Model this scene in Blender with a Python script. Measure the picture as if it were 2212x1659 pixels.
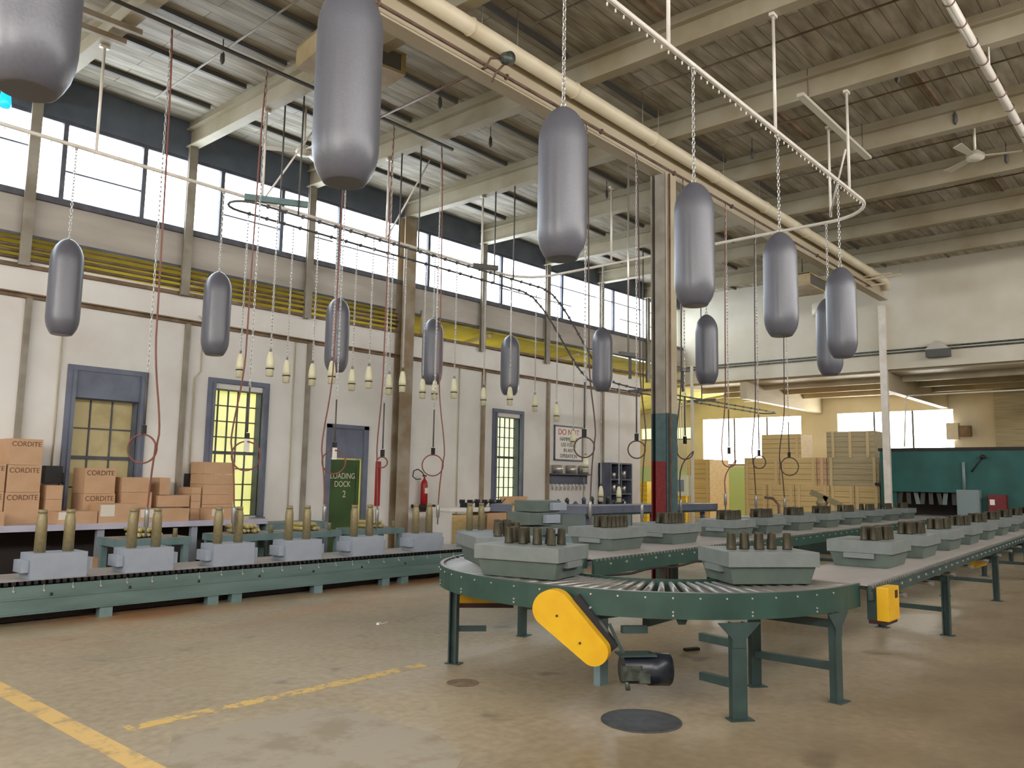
import bpy, bmesh, math, random
from mathutils import Vector, Matrix
random.seed(7)
PI = math.pi
for o in list(bpy.data.objects): bpy.data.objects.remove(o)
SC = bpy.context.scene
COL = SC.collection

# ------------------------------------------------------------------ camera
F_PX, YAW, PITCH, ROLL, EYE = 1752.8, 0.72108, 0.11676, 0.01756, 1.6
FW = Vector((math.cos(YAW)*math.cos(PITCH), math.sin(YAW)*math.cos(PITCH), math.sin(PITCH)))
RT0 = Vector((math.sin(YAW), -math.cos(YAW), 0)); UP0 = RT0.cross(FW)
RT = RT0*math.cos(ROLL) + UP0*math.sin(ROLL); UP = -RT0*math.sin(ROLL) + UP0*math.cos(ROLL)
cam = bpy.data.cameras.new('camera'); camo = bpy.data.objects.new('camera', cam); COL.objects.link(camo)
cam.sensor_width = 36.0; cam.lens = F_PX/2212*36.0; cam.clip_start = 0.05; cam.clip_end = 200
camo.matrix_world = Matrix(((RT.x, UP.x, -FW.x, 0), (RT.y, UP.y, -FW.y, 0), (RT.z, UP.z, -FW.z, EYE), (0, 0, 0, 1)))
SC.camera = camo

# ------------------------------------------------------------------ world, light, exposure
W = bpy.data.worlds.new('sky'); SC.world = W; W.use_nodes = True
W.node_tree.nodes['Background'].inputs[0].default_value = (0.75, 0.86, 1.0, 1)
W.node_tree.nodes['Background'].inputs[1].default_value = 1.0
SC.view_settings.view_transform = 'Standard'; SC.view_settings.look = 'None'
SC.view_settings.exposure = 0.78; SC.view_settings.gamma = 1.0; SC.view_settings.use_curve_mapping = False
PANE_L, PANE_R, PANE_E, FILL_B = 5.0, 6.0, 8.0, 7.0      # daylight through the clerestories and end windows; fill added behind the camera
SC.cycles.max_bounces = 8; SC.cycles.diffuse_bounces = 5; SC.cycles.glossy_bounces = 4
SC.cycles.sample_clamp_indirect = 6; SC.cycles.caustics_reflective = False; SC.cycles.caustics_refractive = False
SC.cycles.use_denoising = True

def lamp(name, loc, power, color, size=0.3, kind='POINT', rot=None, sy=None):
    l = bpy.data.lights.new(name, kind); l.energy = power; l.color = color
    if kind == 'AREA':
        l.shape = 'RECTANGLE'; l.size = size; l.size_y = sy or size
    else: l.shadow_soft_size = size
    o = bpy.data.objects.new(name, l); COL.objects.link(o); o.location = loc
    if rot: o.rotation_euler = rot
    return o

# ------------------------------------------------------------------ pixel rays (photo 2212x1659) onto real planes
def ray(x, y): return FW + RT*((x-1106)/F_PX) - UP*((y-829.5)/F_PX)
CAM = Vector((0, 0, EYE))
def H(x, y, z): r = ray(x, y); return CAM + r*((z-EYE)/r.z)
def YP(x, y, Y): r = ray(x, y); return CAM + r*(Y/r.y)
def XP(x, y, X): r = ray(x, y); return CAM + r*(X/r.x)

# ------------------------------------------------------------------ materials
def lin(c):
    return tuple(((v/255)/12.92 if v/255 <= .04045 else ((v/255+.055)/1.055)**2.4) for v in c)
def mat(name, c, rough=.6, metal=0., c2=None, scale=3., bump=0., emit=0., ecol=None, detail=4, contrast=(.35, .65), stretch=None, spec=.5, coat=0):
    m = bpy.data.materials.new(name); m.use_nodes = True; nt = m.node_tree; b = nt.nodes['Principled BSDF']
    a = lin(c); b.inputs['Roughness'].default_value = rough; b.inputs['Metallic'].default_value = metal
    b.inputs['Specular IOR Level'].default_value = spec
    if coat: b.inputs['Coat Weight'].default_value = coat; b.inputs['Coat Roughness'].default_value = .25
    b.inputs['Base Color'].default_value = (*a, 1)
    if c2 or bump:
        tc = nt.nodes.new('ShaderNodeTexCoord'); mp = nt.nodes.new('ShaderNodeMapping'); n = nt.nodes.new('ShaderNodeTexNoise')
        nt.links.new(tc.outputs['Object'], mp.inputs[0]); nt.links.new(mp.outputs[0], n.inputs['Vector'])
        if stretch: mp.inputs['Scale'].default_value = stretch
        n.inputs['Scale'].default_value = scale; n.inputs['Detail'].default_value = detail
        if c2:
            r = nt.nodes.new('ShaderNodeValToRGB'); nt.links.new(n.outputs['Fac'], r.inputs[0])
            r.color_ramp.elements[0].position = contrast[0]; r.color_ramp.elements[1].position = contrast[1]
            r.color_ramp.elements[0].color = (*a, 1); r.color_ramp.elements[1].color = (*lin(c2), 1)
            nt.links.new(r.outputs[0], b.inputs['Base Color'])
        if bump:
            bp = nt.nodes.new('ShaderNodeBump'); bp.inputs['Strength'].default_value = bump; bp.inputs['Distance'].default_value = .02
            nt.links.new(n.outputs['Fac'], bp.inputs['Height']); nt.links.new(bp.outputs[0], b.inputs['Normal'])
    if emit:
        b.inputs['Emission Color'].default_value = (*(ecol or a), 1); b.inputs['Emission Strength'].default_value = emit
    return m
M = {}
M['bomb'] = mat('bomb_paint', (86, 87, 97), .38, 0, (91, 92, 101), 60, .05, spec=.9)
M['wall'] = mat('wall_plaster', (236, 234, 230), .75, 0, (220, 215, 208), .9, .05, contrast=(.4, .75))
M['wallpanel'] = mat('upper_panel', (196, 190, 180), .7, 0, (172, 165, 156), 1.2, stretch=(.4, 1, 2))
M['endwall'] = mat('end_wall_block', (216, 210, 194), .75, 0, (202, 194, 174), .8)
M['steelgrey'] = mat('window_steel', (96, 98, 108), .55, 0, (78, 78, 86), 4)
M['fascia'] = mat('fascia', (104, 114, 128), .6, 0, (88, 98, 112), 2)
M['colgrey'] = mat('column_grey', (158, 152, 140), .6, 0, (134, 126, 112), 3)
M['colbrown'] = mat('column_stained', (166, 155, 138), .6, 0, (140, 120, 92), 2.5)
M['cream'] = mat('cream_paint', (196, 186, 162), .55, 0, (178, 164, 136), 1.5, stretch=(.3, 1, 1))
M['beam'] = mat('beam_paint', (176, 168, 146), .6, 0, (156, 144, 116), 1.2)
M['pipecream'] = mat('pipe_cream', (226, 216, 190), .4, 0, (214, 202, 172), 2)
M['pipewhite'] = mat('pipe_white', (236, 230, 220), .3, 0, (222, 214, 200), 4)
M['pipebrown'] = mat('pipe_brown', (116, 92, 80), .5, 0, (90, 66, 52), 5)
M['pipedark'] = mat('pipe_dark', (84, 82, 78), .5)
M['rust'] = mat('rusty_strip', (140, 118, 92), .7, 0, (104, 84, 62), 4)
M['yellowlitceil'] = mat('corridor_ceiling', (196, 190, 104), .8, 0, (176, 168, 84), 2)  # yellow of the sodium light is also put into this colour
M['green'] = mat('conveyor_green', (52, 80, 72), .42, 0, (44, 70, 62), 5, .03)
M['greenlt'] = mat('rail_green', (104, 127, 124), .45, 0, (88, 111, 108), 2.5, .03, stretch=(.5, 1, 3))
M['greenleg'] = mat('leg_green', (56, 76, 74), .45, 0, (44, 62, 60), 6)
M['partition'] = mat('partition_green', (40, 98, 92), .55, 0, (30, 82, 76), 1.5)
M['dado'] = mat('dado_green', (176, 204, 164), .6)
M['belt'] = mat('belt_grey', (172, 166, 162), .5, 0, (158, 152, 146), 3, stretch=(.3, 1, 1))
M['steel'] = mat('roller_steel', (158, 156, 152), .38, .75)
M['bolt'] = mat('bolt_zinc', (225, 222, 215), .3, .8)
M['tray'] = mat('tray_grey', (122, 129, 127), .55, 0, (114, 121, 119), 8, .03)
M['traybase'] = mat('tray_base_grey', (98, 111, 103), .55, 0, (90, 102, 95), 8, .03)
M['block'] = mat('block_grey', (156, 165, 178), .55, 0, (150, 159, 171), 6, .02)
M['cup'] = mat('dark_brass', (84, 78, 60), .42, .3, (58, 54, 42), 30, stretch=(1, 1, .15))
M['brass'] = mat('dull_brass', (158, 146, 112), .46, .3, (142, 130, 96), 20)
M['brasslt'] = mat('bright_brass', (206, 194, 136), .32, .4, (190, 176, 116), 12)
M['shell'] = mat('shell_cream', (228, 224, 190), .4)
M['black'] = mat('black', (22, 22, 26), .4)
M['yellow'] = mat('guard_yellow', (228, 180, 20), .4, 0, (218, 164, 14), 5)
M['motorblk'] = mat('motor_black', (28, 32, 42), .32)
M['castgrey'] = mat('cast_grey', (96, 104, 96), .4, .3, (60, 66, 60), 14)
M['darkred'] = mat('dark_bracket', (60, 28, 26), .5)
M['red'] = mat('red_paint', (158, 26, 30), .4)
M['colred'] = mat('column_red', (128, 28, 26), .5, 0, (98, 22, 24), 20)
M['colgreen'] = mat('column_green', (72, 96, 96), .5, 0, (60, 82, 82), 10)
M['frameblue'] = mat('frame_blue_grey', (116, 123, 142), .55, 0, (100, 106, 124), 3)
M['doorgreen'] = mat('door_green', (66, 96, 46), .5, 0, (54, 82, 38), 2)
M['text'] = mat('lettering_cream', (224, 222, 190), .6)
M['stencil'] = mat('stencil_ink', (92, 62, 44), .7, 0, (150, 108, 80), 60, contrast=(.45, .7))
M['carton'] = mat('cardboard', (210, 174, 140), .75, 0, (200, 162, 126), 3)
M['cartondk'] = mat('cardboard_side', (190, 150, 112), .75, 0, (176, 136, 100), 3)
M['label'] = mat('paper_label', (232, 224, 212), .6)
M['tabletop'] = mat('table_lavender', (198, 196, 212), .35, 0, (182, 180, 200), 3)
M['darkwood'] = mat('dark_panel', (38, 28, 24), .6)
M['greyleg'] = mat('table_leg_grey', (150, 158, 172), .5)
M['bench'] = mat('bench_green_grey', (118, 142, 146), .5, 0, (98, 124, 124), 3)
M['hose'] = mat('hose_brown', (126, 74, 62), .5)
M['hosedk'] = mat('hose_dark', (78, 56, 48), .5)
M['chain'] = mat('chain_steel', (196, 194, 190), .35, .7)
M['toolgrey'] = mat('tool_grey', (150, 150, 148), .35, .6)
M['tag'] = mat('tag_white', (240, 238, 230), .5)
M['crate'] = mat('pine_crate', (222, 196, 142), .65, 0, (206, 176, 116), 5, stretch=(1, .25, 6))
M['crategrey'] = mat('grey_crate', (190, 176, 140), .65, 0, (168, 152, 116), 5, stretch=(1, .25, 6))
M['cratepink'] = mat('wrapped_crate', (218, 176, 140), .3, 0, (200, 156, 118), 5, coat=.6)
M['cratelit'] = mat('yellow_lit_crate', (232, 206, 60), .6, 0, (212, 182, 40), 5, stretch=(1, .25, 6))  # yellow lamplight on the crates put into their colour
M['boxside'] = mat('crate_batten', (214, 190, 142), .65)
M['slate'] = mat('slate_metal', (104, 110, 128), .45, 0, (88, 94, 112), 3)
M['tin'] = mat('tin', (196, 192, 184), .3, .7)
M['fan'] = mat('fan_cream', (214, 208, 190), .45)
M['heater'] = mat('heater_cream', (176, 160, 124), .5, 0, (150, 124, 76), 2)
M['greybox'] = mat('cabinet_grey', (130, 146, 146), .45)
M['blue'] = mat('blue_lamp', (20, 150, 230), .3, emit=1.2, ecol=lin((20, 150, 230)))
M['debris'] = mat('debris', (40, 36, 34), .6)
M['manhole'] = mat('iron_cover', (74, 76, 78), .5, .2, (56, 58, 60), 12)

def pane_mat(name, col, s, col2=None, scale=.6):
    m = bpy.data.materials.new(name); m.use_nodes = True; nt = m.node_tree; b = nt.nodes['Principled BSDF']
    b.inputs['Base Color'].default_value = (.7, .7, .7, 1); b.inputs['Roughness'].default_value = .3
    b.inputs['Emission Color'].default_value = (*col, 1); b.inputs['Emission Strength'].default_value = s
    if col2:
        tc = nt.nodes.new('ShaderNodeTexCoord'); n = nt.nodes.new('ShaderNodeTexNoise'); n.inputs['Scale'].default_value = scale
        r = nt.nodes.new('ShaderNodeValToRGB'); r.color_ramp.elements[0].position = .4; r.color_ramp.elements[1].position = .6
        r.color_ramp.elements[0].color = (*col, 1); r.color_ramp.elements[1].color = (*col2, 1)
        nt.links.new(tc.outputs['Object'], n.inputs[0]); nt.links.new(n.outputs['Fac'], r.inputs[0]); nt.links.new(r.outputs[0], b.inputs['Emission Color'])
    return m
M['paneL'] = pane_mat('daylit_glass_clerestory', (.80, .90, 1.0), PANE_L)
M['paneR'] = pane_mat('daylit_glass_far_clerestory', (1.0, .97, .95), PANE_R)
M['paneE'] = pane_mat('daylit_glass_end', (1.0, .98, .92), PANE_E)
M['fillB'] = pane_mat('fill_glass_rear', (1.0, .97, .94), FILL_B)
M['paneY'] = pane_mat('yellow_lit_glass', lin((200, 202, 92)), .6, lin((226, 222, 110)), 1.5)
M['paneP'] = pane_mat('pale_lit_glass', lin((226, 236, 170)), .85)
M['paneT'] = mat('papered_glass', (176, 162, 122), .5, 0, (150, 136, 96), 2.5, contrast=(.5, .7), emit=.10, ecol=lin((200, 180, 120)))
M['slit'] = pane_mat('door_gap_light', lin((236, 224, 60)), 1.1)

def floor_mat():
    m = bpy.data.materials.new('concrete_floor'); m.use_nodes = True; nt = m.node_tree; L = nt.links; b = nt.nodes['Principled BSDF']
    tc = nt.nodes.new('ShaderNodeTexCoord')
    def noise(s, d=5, st=None):
        n = nt.nodes.new('ShaderNodeTexNoise'); n.inputs['Scale'].default_value = s; n.inputs['Detail'].default_value = d
        if st:
            mp = nt.nodes.new('ShaderNodeMapping'); mp.inputs['Scale'].default_value = st; L.new(tc.outputs['Object'], mp.inputs[0]); L.new(mp.outputs[0], n.inputs['Vector'])
        else: L.new(tc.outputs['Object'], n.inputs['Vector'])
        return n
    def ramp(src, p0, p1, a, c):
        r = nt.nodes.new('ShaderNodeValToRGB'); r.color_ramp.elements[0].position = p0; r.color_ramp.elements[1].position = p1
        r.color_ramp.elements[0].color = (*a, 1); r.color_ramp.elements[1].color = (*c, 1); L.new(src, r.inputs[0]); return r
    def mix(f, a, c, fac=None):
        x = nt.nodes.new('ShaderNodeMix'); x.data_type = 'RGBA'
        if fac is None: L.new(f, x.inputs[0])
        else: x.inputs[0].default_value = fac
        L.new(a, x.inputs[6])
        if isinstance(c, tuple): x.inputs[7].default_value = (*c, 1)
        else: L.new(c, x.inputs[7])
        return x.outputs[2]
    base = ramp(noise(.55, 6).outputs['Fac'], .38, .64, lin((174, 158, 130)), lin((152, 137, 110)))
    fine = noise(14, 6)
    c = mix(None, base.outputs[0], ramp(fine.outputs['Fac'], .3, .7, lin((186, 172, 146)), lin((126, 112, 88))).outputs[0], .35)
    # rust-coloured wear along the low conveyor (Y 8.2 - 9.5)
    sx = nt.nodes.new('ShaderNodeSeparateXYZ'); L.new(tc.outputs['Object'], sx.inputs[0])
    mr = nt.nodes.new('ShaderNodeMapRange'); mr.inputs[1].default_value = 7.6; mr.inputs[2].default_value = 9.4; L.new(sx.outputs[1], mr.inputs[0])
    m2 = nt.nodes.new('ShaderNodeMath'); m2.operation = 'MULTIPLY'; L.new(mr.outputs[0], m2.inputs[0])
    rn = ramp(noise(1.1, 5, (.5, 1.4, 1)).outputs['Fac'], .42, .68, (0, 0, 0), (1, 1, 1)); L.new(rn.outputs[0], m2.inputs[1])
    c = mix(m2.outputs[0], c, lin((172, 126, 86)))
    # dark oily patches
    dn = ramp(noise(1.7, 3).outputs['Fac'], .66, .74, (0, 0, 0), (.55, .55, .55))
    c = mix(dn.outputs[0], c, lin((74, 64, 54)))
    # shade of the dim side of the hall put into the floor colour
    m3 = nt.nodes.new('ShaderNodeMapRange'); m3.inputs[1].default_value = 4.0; m3.inputs[2].default_value = 1.2; m3.inputs[4].default_value = .8; L.new(sx.outputs[1], m3.inputs[0])
    m4 = nt.nodes.new('ShaderNodeMath'); m4.operation = 'MULTIPLY'; L.new(m3.outputs[0], m4.inputs[0])
    L.new(ramp(noise(.8, 4).outputs['Fac'], .3, .6, (.5, .5, .5), (1, 1, 1)).outputs[0], m4.inputs[1])
    c = mix(m4.outputs[0], c, lin((98, 80, 60)))
    L.new(c, b.inputs['Base Color'])
    rr = ramp(noise(.9, 4).outputs['Fac'], .4, .65, (.34, .34, .34), (.62, .62, .62)); L.new(rr.outputs[0], b.inputs['Roughness'])
    bp = nt.nodes.new('ShaderNodeBump'); bp.inputs['Strength'].default_value = .15; bp.inputs['Distance'].default_value = .01
    L.new(fine.outputs['Fac'], bp.inputs['Height']); L.new(bp.outputs[0], b.inputs['Normal'])
    return m
def worn_mat(name, c, under, scale, p0, p1):
    m = bpy.data.materials.new(name); m.use_nodes = True; nt = m.node_tree; b = nt.nodes['Principled BSDF']; L = nt.links
    tc = nt.nodes.new('ShaderNodeTexCoord'); n = nt.nodes.new('ShaderNodeTexNoise'); n.inputs['Scale'].default_value = scale; n.inputs['Detail'].default_value = 6; n.inputs['Roughness'].default_value = .65
    L.new(tc.outputs['Object'], n.inputs[0]); r = nt.nodes.new('ShaderNodeValToRGB'); r.color_ramp.elements[0].position = p0; r.color_ramp.elements[1].position = p1
    r.color_ramp.elements[0].color = (*lin(c), 1); r.color_ramp.elements[1].color = (*lin(under), 1)
    L.new(n.outputs['Fac'], r.inputs[0]); L.new(r.outputs[0], b.inputs['Base Color']); b.inputs['Roughness'].default_value = .55
    return m
def plank_mat():
    m = bpy.data.materials.new('ceiling_planks'); m.use_nodes = True; nt = m.node_tree; b = nt.nodes['Principled BSDF']; L = nt.links
    tc = nt.nodes.new('ShaderNodeTexCoord'); br = nt.nodes.new('ShaderNodeTexBrick')
    br.inputs['Scale'].default_value = 1; br.inputs['Brick Width'].default_value = 2.47; br.inputs['Row Height'].default_value = .20
    br.inputs['Mortar Size'].default_value = .006; br.offset = .37; br.inputs['Bias'].default_value = -.1
    br.inputs['Color1'].default_value = (*lin((204, 197, 180)), 1); br.inputs['Color2'].default_value = (*lin((176, 166, 144)), 1); br.inputs['Mortar'].default_value = (*lin((122, 112, 92)), 1)
    L.new(tc.outputs['Object'], br.inputs[0])
    n = nt.nodes.new('ShaderNodeTexNoise'); n.inputs['Scale'].default_value = 2.2; n.inputs['Detail'].default_value = 6
    mp = nt.nodes.new('ShaderNodeMapping'); mp.inputs['Scale'].default_value = (.6, 3, 1); L.new(tc.outputs['Object'], mp.inputs[0]); L.new(mp.outputs[0], n.inputs[0])
    r = nt.nodes.new('ShaderNodeValToRGB'); r.color_ramp.elements[0].position = .35; r.color_ramp.elements[1].position = .7
    r.color_ramp.elements[0].color = (*lin((150, 142, 124)), 1); r.color_ramp.elements[1].color = (1, 1, 1, 1); L.new(n.outputs['Fac'], r.inputs[0])
    x = nt.nodes.new('ShaderNodeMix'); x.data_type = 'RGBA'; x.blend_type = 'MULTIPLY'; x.inputs[0].default_value = .7
    L.new(br.outputs['Color'], x.inputs[6]); L.new(r.outputs[0], x.inputs[7]); L.new(x.outputs[2], b.inputs['Base Color'])
    b.inputs['Roughness'].default_value = .6
    bp = nt.nodes.new('ShaderNodeBump'); bp.inputs['Strength'].default_value = .5; bp.inputs['Distance'].default_value = .02; bp.invert = True
    L.new(br.outputs['Fac'], bp.inputs['Height']); L.new(bp.outputs[0], b.inputs['Normal'])
    return m
M['floor'] = floor_mat(); M['planks'] = plank_mat()
M['linethick'] = worn_mat('worn_yellow_line', (218, 182, 108), (168, 146, 106), 5, .5, .66)
M['linethin'] = worn_mat('flaked_yellow_line', (214, 180, 100), (158, 142, 112), 9, .47, .56)
M['patch'] = worn_mat('pale_floor_patch', (160, 150, 130), (144, 130, 106), 2.2, .5, .62)

# ------------------------------------------------------------------ mesh helpers
class MB:
    def __init__(s): s.bm = bmesh.new()
    def box(s, x0, x1, y0, y1, z0, z1):
        v = [s.bm.verts.new(p) for p in ((x0, y0, z0), (x1, y0, z0), (x1, y1, z0), (x0, y1, z0), (x0, y0, z1), (x1, y0, z1), (x1, y1, z1), (x0, y1, z1))]
        for f in ((3, 2, 1, 0), (4, 5, 6, 7), (0, 1, 5, 4), (1, 2, 6, 5), (2, 3, 7, 6), (3, 0, 4, 7)): s.bm.faces.new([v[i] for i in f])
        return s
    def obox(s, c, d, rz=0, mtx=None):
        m = mtx or (Matrix.Translation(Vector(c)) @ Matrix.Rotation(rz, 4, 'Z'))
        n0 = len(s.bm.verts); x, y, z = (k/2 for k in d); s.box(-x, x, -y, y, -z, z); s.bm.verts.ensure_lookup_table()
        for v in list(s.bm.verts)[n0:]: v.co = m @ v.co
        return s
    def bar(s, p, q, w, h=None):           # square bar from p to q
        p, q = Vector(p), Vector(q); d = q-p; h = h or w
        z = d.normalized(); x = z.cross(Vector((0, 0, 1)))
        if x.length < 1e-3: x = Vector((1, 0, 0))
        x.normalize(); y = z.cross(x)
        m = Matrix(((x.x, y.x, z.x, (p.x+q.x)/2), (x.y, y.y, z.y, (p.y+q.y)/2), (x.z, y.z, z.z, (p.z+q.z)/2), (0, 0, 0, 1)))
        return s.obox(None, (w, h, d.length), mtx=m)
    def tube(s, pts, r, n=8, closed=False, cap=True):
        pts = [Vector(p) for p in pts]; rings = []; N = len(pts); nx = None
        for i, p in enumerate(pts):
            a = pts[(i-1) % N] if (closed or i > 0) else p; b = pts[(i+1) % N] if (closed or i < N-1) else p
            t = (b-a).normalized()
            if nx is None:
                nx = t.cross(Vector((0, 0, 1)));
                if nx.length < 1e-3: nx = Vector((1, 0, 0))
            nx = (nx - t*nx.dot(t)).normalized(); ny = t.cross(nx)
            rr = r[i] if isinstance(r, (list, tuple)) else r
            rings.append([s.bm.verts.new(p + nx*math.cos(2*PI*k/n)*rr + ny*math.sin(2*PI*k/n)*rr) for k in range(n)])
        for i in range(N if closed else N-1):
            A, B = rings[i], rings[(i+1) % N]
            for k in range(n): s.bm.faces.new((A[k], A[(k+1) % n], B[(k+1) % n], B[k])).smooth = True
        if cap and not closed:
            s.bm.faces.new(rings[0][::-1]); s.bm.faces.new(rings[-1])
        return s
    def lathe(s, prof, n=20, c=(0, 0, 0), m=None):
        rings = []; c = Vector(c); m = m or Matrix.Identity(4)
        for r, z in prof:
            rings.append([s.bm.verts.new(m @ (c + Vector((math.cos(2*PI*k/n)*r, math.sin(2*PI*k/n)*r, z)))) for k in range(n)])
        for A, B in zip(rings, rings[1:]):
            for k in range(n): s.bm.faces.new((A[k], A[(k+1) % n], B[(k+1) % n], B[k])).smooth = True
        s.bm.faces.new(rings[0][::-1]); s.bm.faces.new(rings[-1]); return s
    def prism(s, poly, z0, z1, m=None):
        m = m or Matrix.Identity(4)
        a = [s.bm.verts.new(m @ Vector((x, y, z0))) for x, y in poly]; b = [s.bm.verts.new(m @ Vector((x, y, z1))) for x, y in poly]
        n = len(poly); s.bm.faces.new(a[::-1]); s.bm.faces.new(b)
        for i in range(n): s.bm.faces.new((a[i], a[(i+1) % n], b[(i+1) % n], b[i]))
        return s
    def ribbon(s, pts, th, z0, z1):        # vertical curved plate following pts in plan
        n = len(pts); L, R_ = [], []
        for i in range(n):
            a = Vector(pts[max(0, i-1)]); b = Vector(pts[min(n-1, i+1)]); t = (b-a).normalized(); nn = Vector((-t.y, t.x))*th/2; p = Vector(pts[i])
            L.append((p+nn)); R_.append((p-nn))
        V = [[s.bm.verts.new((q.x, q.y, z)) for q, z in ((l, z0), (l, z1), (r, z1), (r, z0))] for l, r in zip(L, R_)]
        for A, B in zip(V, V[1:]):
            for k in range(4): s.bm.faces.new((A[k], A[(k+1) % 4], B[(k+1) % 4], B[k]))
        s.bm.faces.new(V[0][::-1]); s.bm.faces.new(V[-1]); return s
    def torus(s, c, R_, r, axis='Z', n=14, k=6, m=None):
        pts = []
        for i in range(n):
            a = 2*PI*i/n; u, v = math.cos(a)*R_, math.sin(a)*R_
            p = {'Z': (u, v, 0), 'Y': (u, 0, v), 'X': (0, u, v)}[axis]; pts.append(Vector(c)+Vector(p))
        return s.tube(pts, r, k, closed=True)
    def me(s, name, m, bevel=0):
        bmesh.ops.recalc_face_normals(s.bm, faces=s.bm.faces)
        if bevel: bmesh.ops.bevel(s.bm, geom=s.bm.edges, offset=bevel, segments=2, affect='EDGES', profile=.7)
        me = bpy.data.meshes.new(name); s.bm.to_mesh(me); s.bm.free(); me.materials.append(M[m] if isinstance(m, str) else m); return me
    def build(s, name, m, parent=None, bevel=0, loc=None):
        o = bpy.data.objects.new(name, s.me(name, m, bevel)); COL.objects.link(o)
        if parent: o.parent = parent
        if loc: o.location = loc
        return o
def tag(o, label, cat, group=None, kind=None):
    if label: o['label'] = label
    if cat: o['category'] = cat
    if group: o['group'] = group
    if kind: o['kind'] = kind
    return o
def thing(name, label, cat, loc=(0, 0, 0), rz=0, group=None):
    o = bpy.data.objects.new(name, None); o.empty_display_size = .1; COL.objects.link(o); o.location = loc; o.rotation_euler = (0, 0, rz)
    return tag(o, label, cat, group)
def struct(name, mb, m, bevel=0): return tag(mb.build(name, m, bevel=bevel), None, None, kind='structure')
def kids(o): return [c for c in bpy.data.objects if c.parent == o]
KID = {}
def dup(root, loc, rz, label, group=None):
    r = root.copy(); COL.objects.link(r); r.location = loc; r.rotation_euler = (0, 0, rz); r['label'] = label
    if group: r['group'] = group
    if root.name not in KID: KID[root.name] = [(c, kids(c)) for c in kids(root)]
    for c, gs in KID[root.name]:
        d = c.copy(); COL.objects.link(d); d.parent = r
        for g in gs:
            e = g.copy(); COL.objects.link(e); e.parent = d
    return r
def placer():                              # the first call makes the thing, later calls copy it
    st = {}
    def put(make, key, loc, rz, label, group=None):
        if key not in st:
            st[key] = make(loc, rz, label, group); return st[key]
        return dup(st[key], loc, rz, label, group)
    return put
put = placer()
ORD = 'first second third fourth fifth sixth seventh eighth ninth tenth eleventh twelfth thirteenth fourteenth fifteenth sixteenth seventeenth eighteenth nineteenth twentieth'.split()
def words(name, txt, size, loc, rot, m, parent, align='CENTER', sx=1.0, ls=1.0):
    c = bpy.data.curves.new(name, 'FONT'); c.body = txt; c.size = size; c.extrude = .0015; c.align_x = align; c.align_y = 'CENTER'; c.space_line = ls
    c.materials.append(M[m]); f = bpy.data.objects.new('tmp', c); COL.objects.link(f); bpy.context.view_layer.update()
    me = bpy.data.meshes.new_from_object(f.evaluated_get(bpy.context.evaluated_depsgraph_get())); me.name = name; bpy.data.objects.remove(f); bpy.data.curves.remove(c)
    o = bpy.data.objects.new(name, me); COL.objects.link(o); o.rotation_euler = rot; o.location = loc; o.scale = (sx, 1, 1)
    if parent: o.parent = parent
    return o
FACE_L = (PI/2, 0, 0)                      # lettering that faces -Y (reads from the middle of the hall)

def holes_wall(mb, x0, x1, z0, z1, y0, y1, holes, axis='X'):
    xs = sorted({x0, x1, *[h[0] for h in holes], *[h[1] for h in holes]}); zs = sorted({z0, z1, *[h[2] for h in holes], *[h[3] for h in holes]})
    for a, b in zip(xs, xs[1:]):
        for c, d in zip(zs, zs[1:]):
            if any(h[0] <= a and b <= h[1] and h[2] <= c and d <= h[3] for h in holes): continue
            if axis == 'X': mb.box(a, b, y0, y1, c, d)
            else: mb.box(y0, y1, a, b, c, d)
    bmesh.ops.remove_doubles(mb.bm, verts=mb.bm.verts, dist=1e-5)
    seen = {}
    for f in list(mb.bm.faces):
        k = tuple(round(v, 4) for v in f.calc_center_median())
        seen.setdefault(k, []).append(f)
    bmesh.ops.delete(mb.bm, geom=[f for fs in seen.values() if len(fs) > 1 for f in fs], context='FACES_ONLY')
    return mb

# ================================================================== the hall
YL, XE, ZB, ZC = 13.3, 23.6, 7.25, 7.72
BX = [4.02 + 2.475*k for k in range(-4, 8)]          # beam and pier lines along X
struct('floor', MB().box(-8, 31, -4.6, 19, -.1, 0), 'floor')
struct('ceiling', MB().box(-8, XE+.3, -4.6, YL+.3, ZC, ZC+.12), 'planks')
struct('floor_marking', MB().box(2.13, 2.27, 3.6, 7.6, 0, .003), 'linethick')
struct('floor_marking', MB().box(2.42, 4.95, 5.24, 5.36, 0, .003), 'linethin')
struct('floor_patch', MB().prism([(H(x, y, 0).x, H(x, y, 0).y) for x, y in ((360, 1655), (372, 1590), (705, 1525), (760, 1530), (950, 1590), (1000, 1640), (960, 1700), (600, 1720))], 0, .002), 'patch')

w1 = (4.90, 5.90, .90, 2.74); w2 = (7.20, 8.16, .86, 3.10); w3 = (14.55, 15.45, .90, 3.12); dr = (9.70, 10.54, 0, 2.55)
struct('wall_left', holes_wall(MB(), -8, 21.06, 0, 4.72, YL, YL+.22, [w1, w2, w3, dr]), 'wall')
struct('wall_left', MB().box(-8, XE, YL, YL+.12, 5.20, 5.80), 'wallpanel')
struct('wall_left', MB().box(-8, XE, YL, YL+.2, 7.16, ZC), 'fascia')
struct('trim_1', MB().box(-8, 21.0, YL-.05, YL, 4.15, 4.2).box(-8, 21.0, YL-.10, YL, 4.2, 4.22), 'rust')
struct('trim_2', MB().box(-8, XE, YL-.05, YL+.2, 4.70, 4.76), 'rust')
struct('trim_3', MB().box(-8, XE, YL-.06, YL, 5.78, 5.86).box(-8, XE, YL-.02, YL, 5.18, 5.22), 'steelgrey')
struct('wall_back', holes_wall(MB(), -4.6, YL+.3, 0, ZC, -8.2, -8, [(-4, 1, 4.2, 7.2), (3, 9, 4.2, 7.2)], 'Y'), 'wall')
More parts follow.
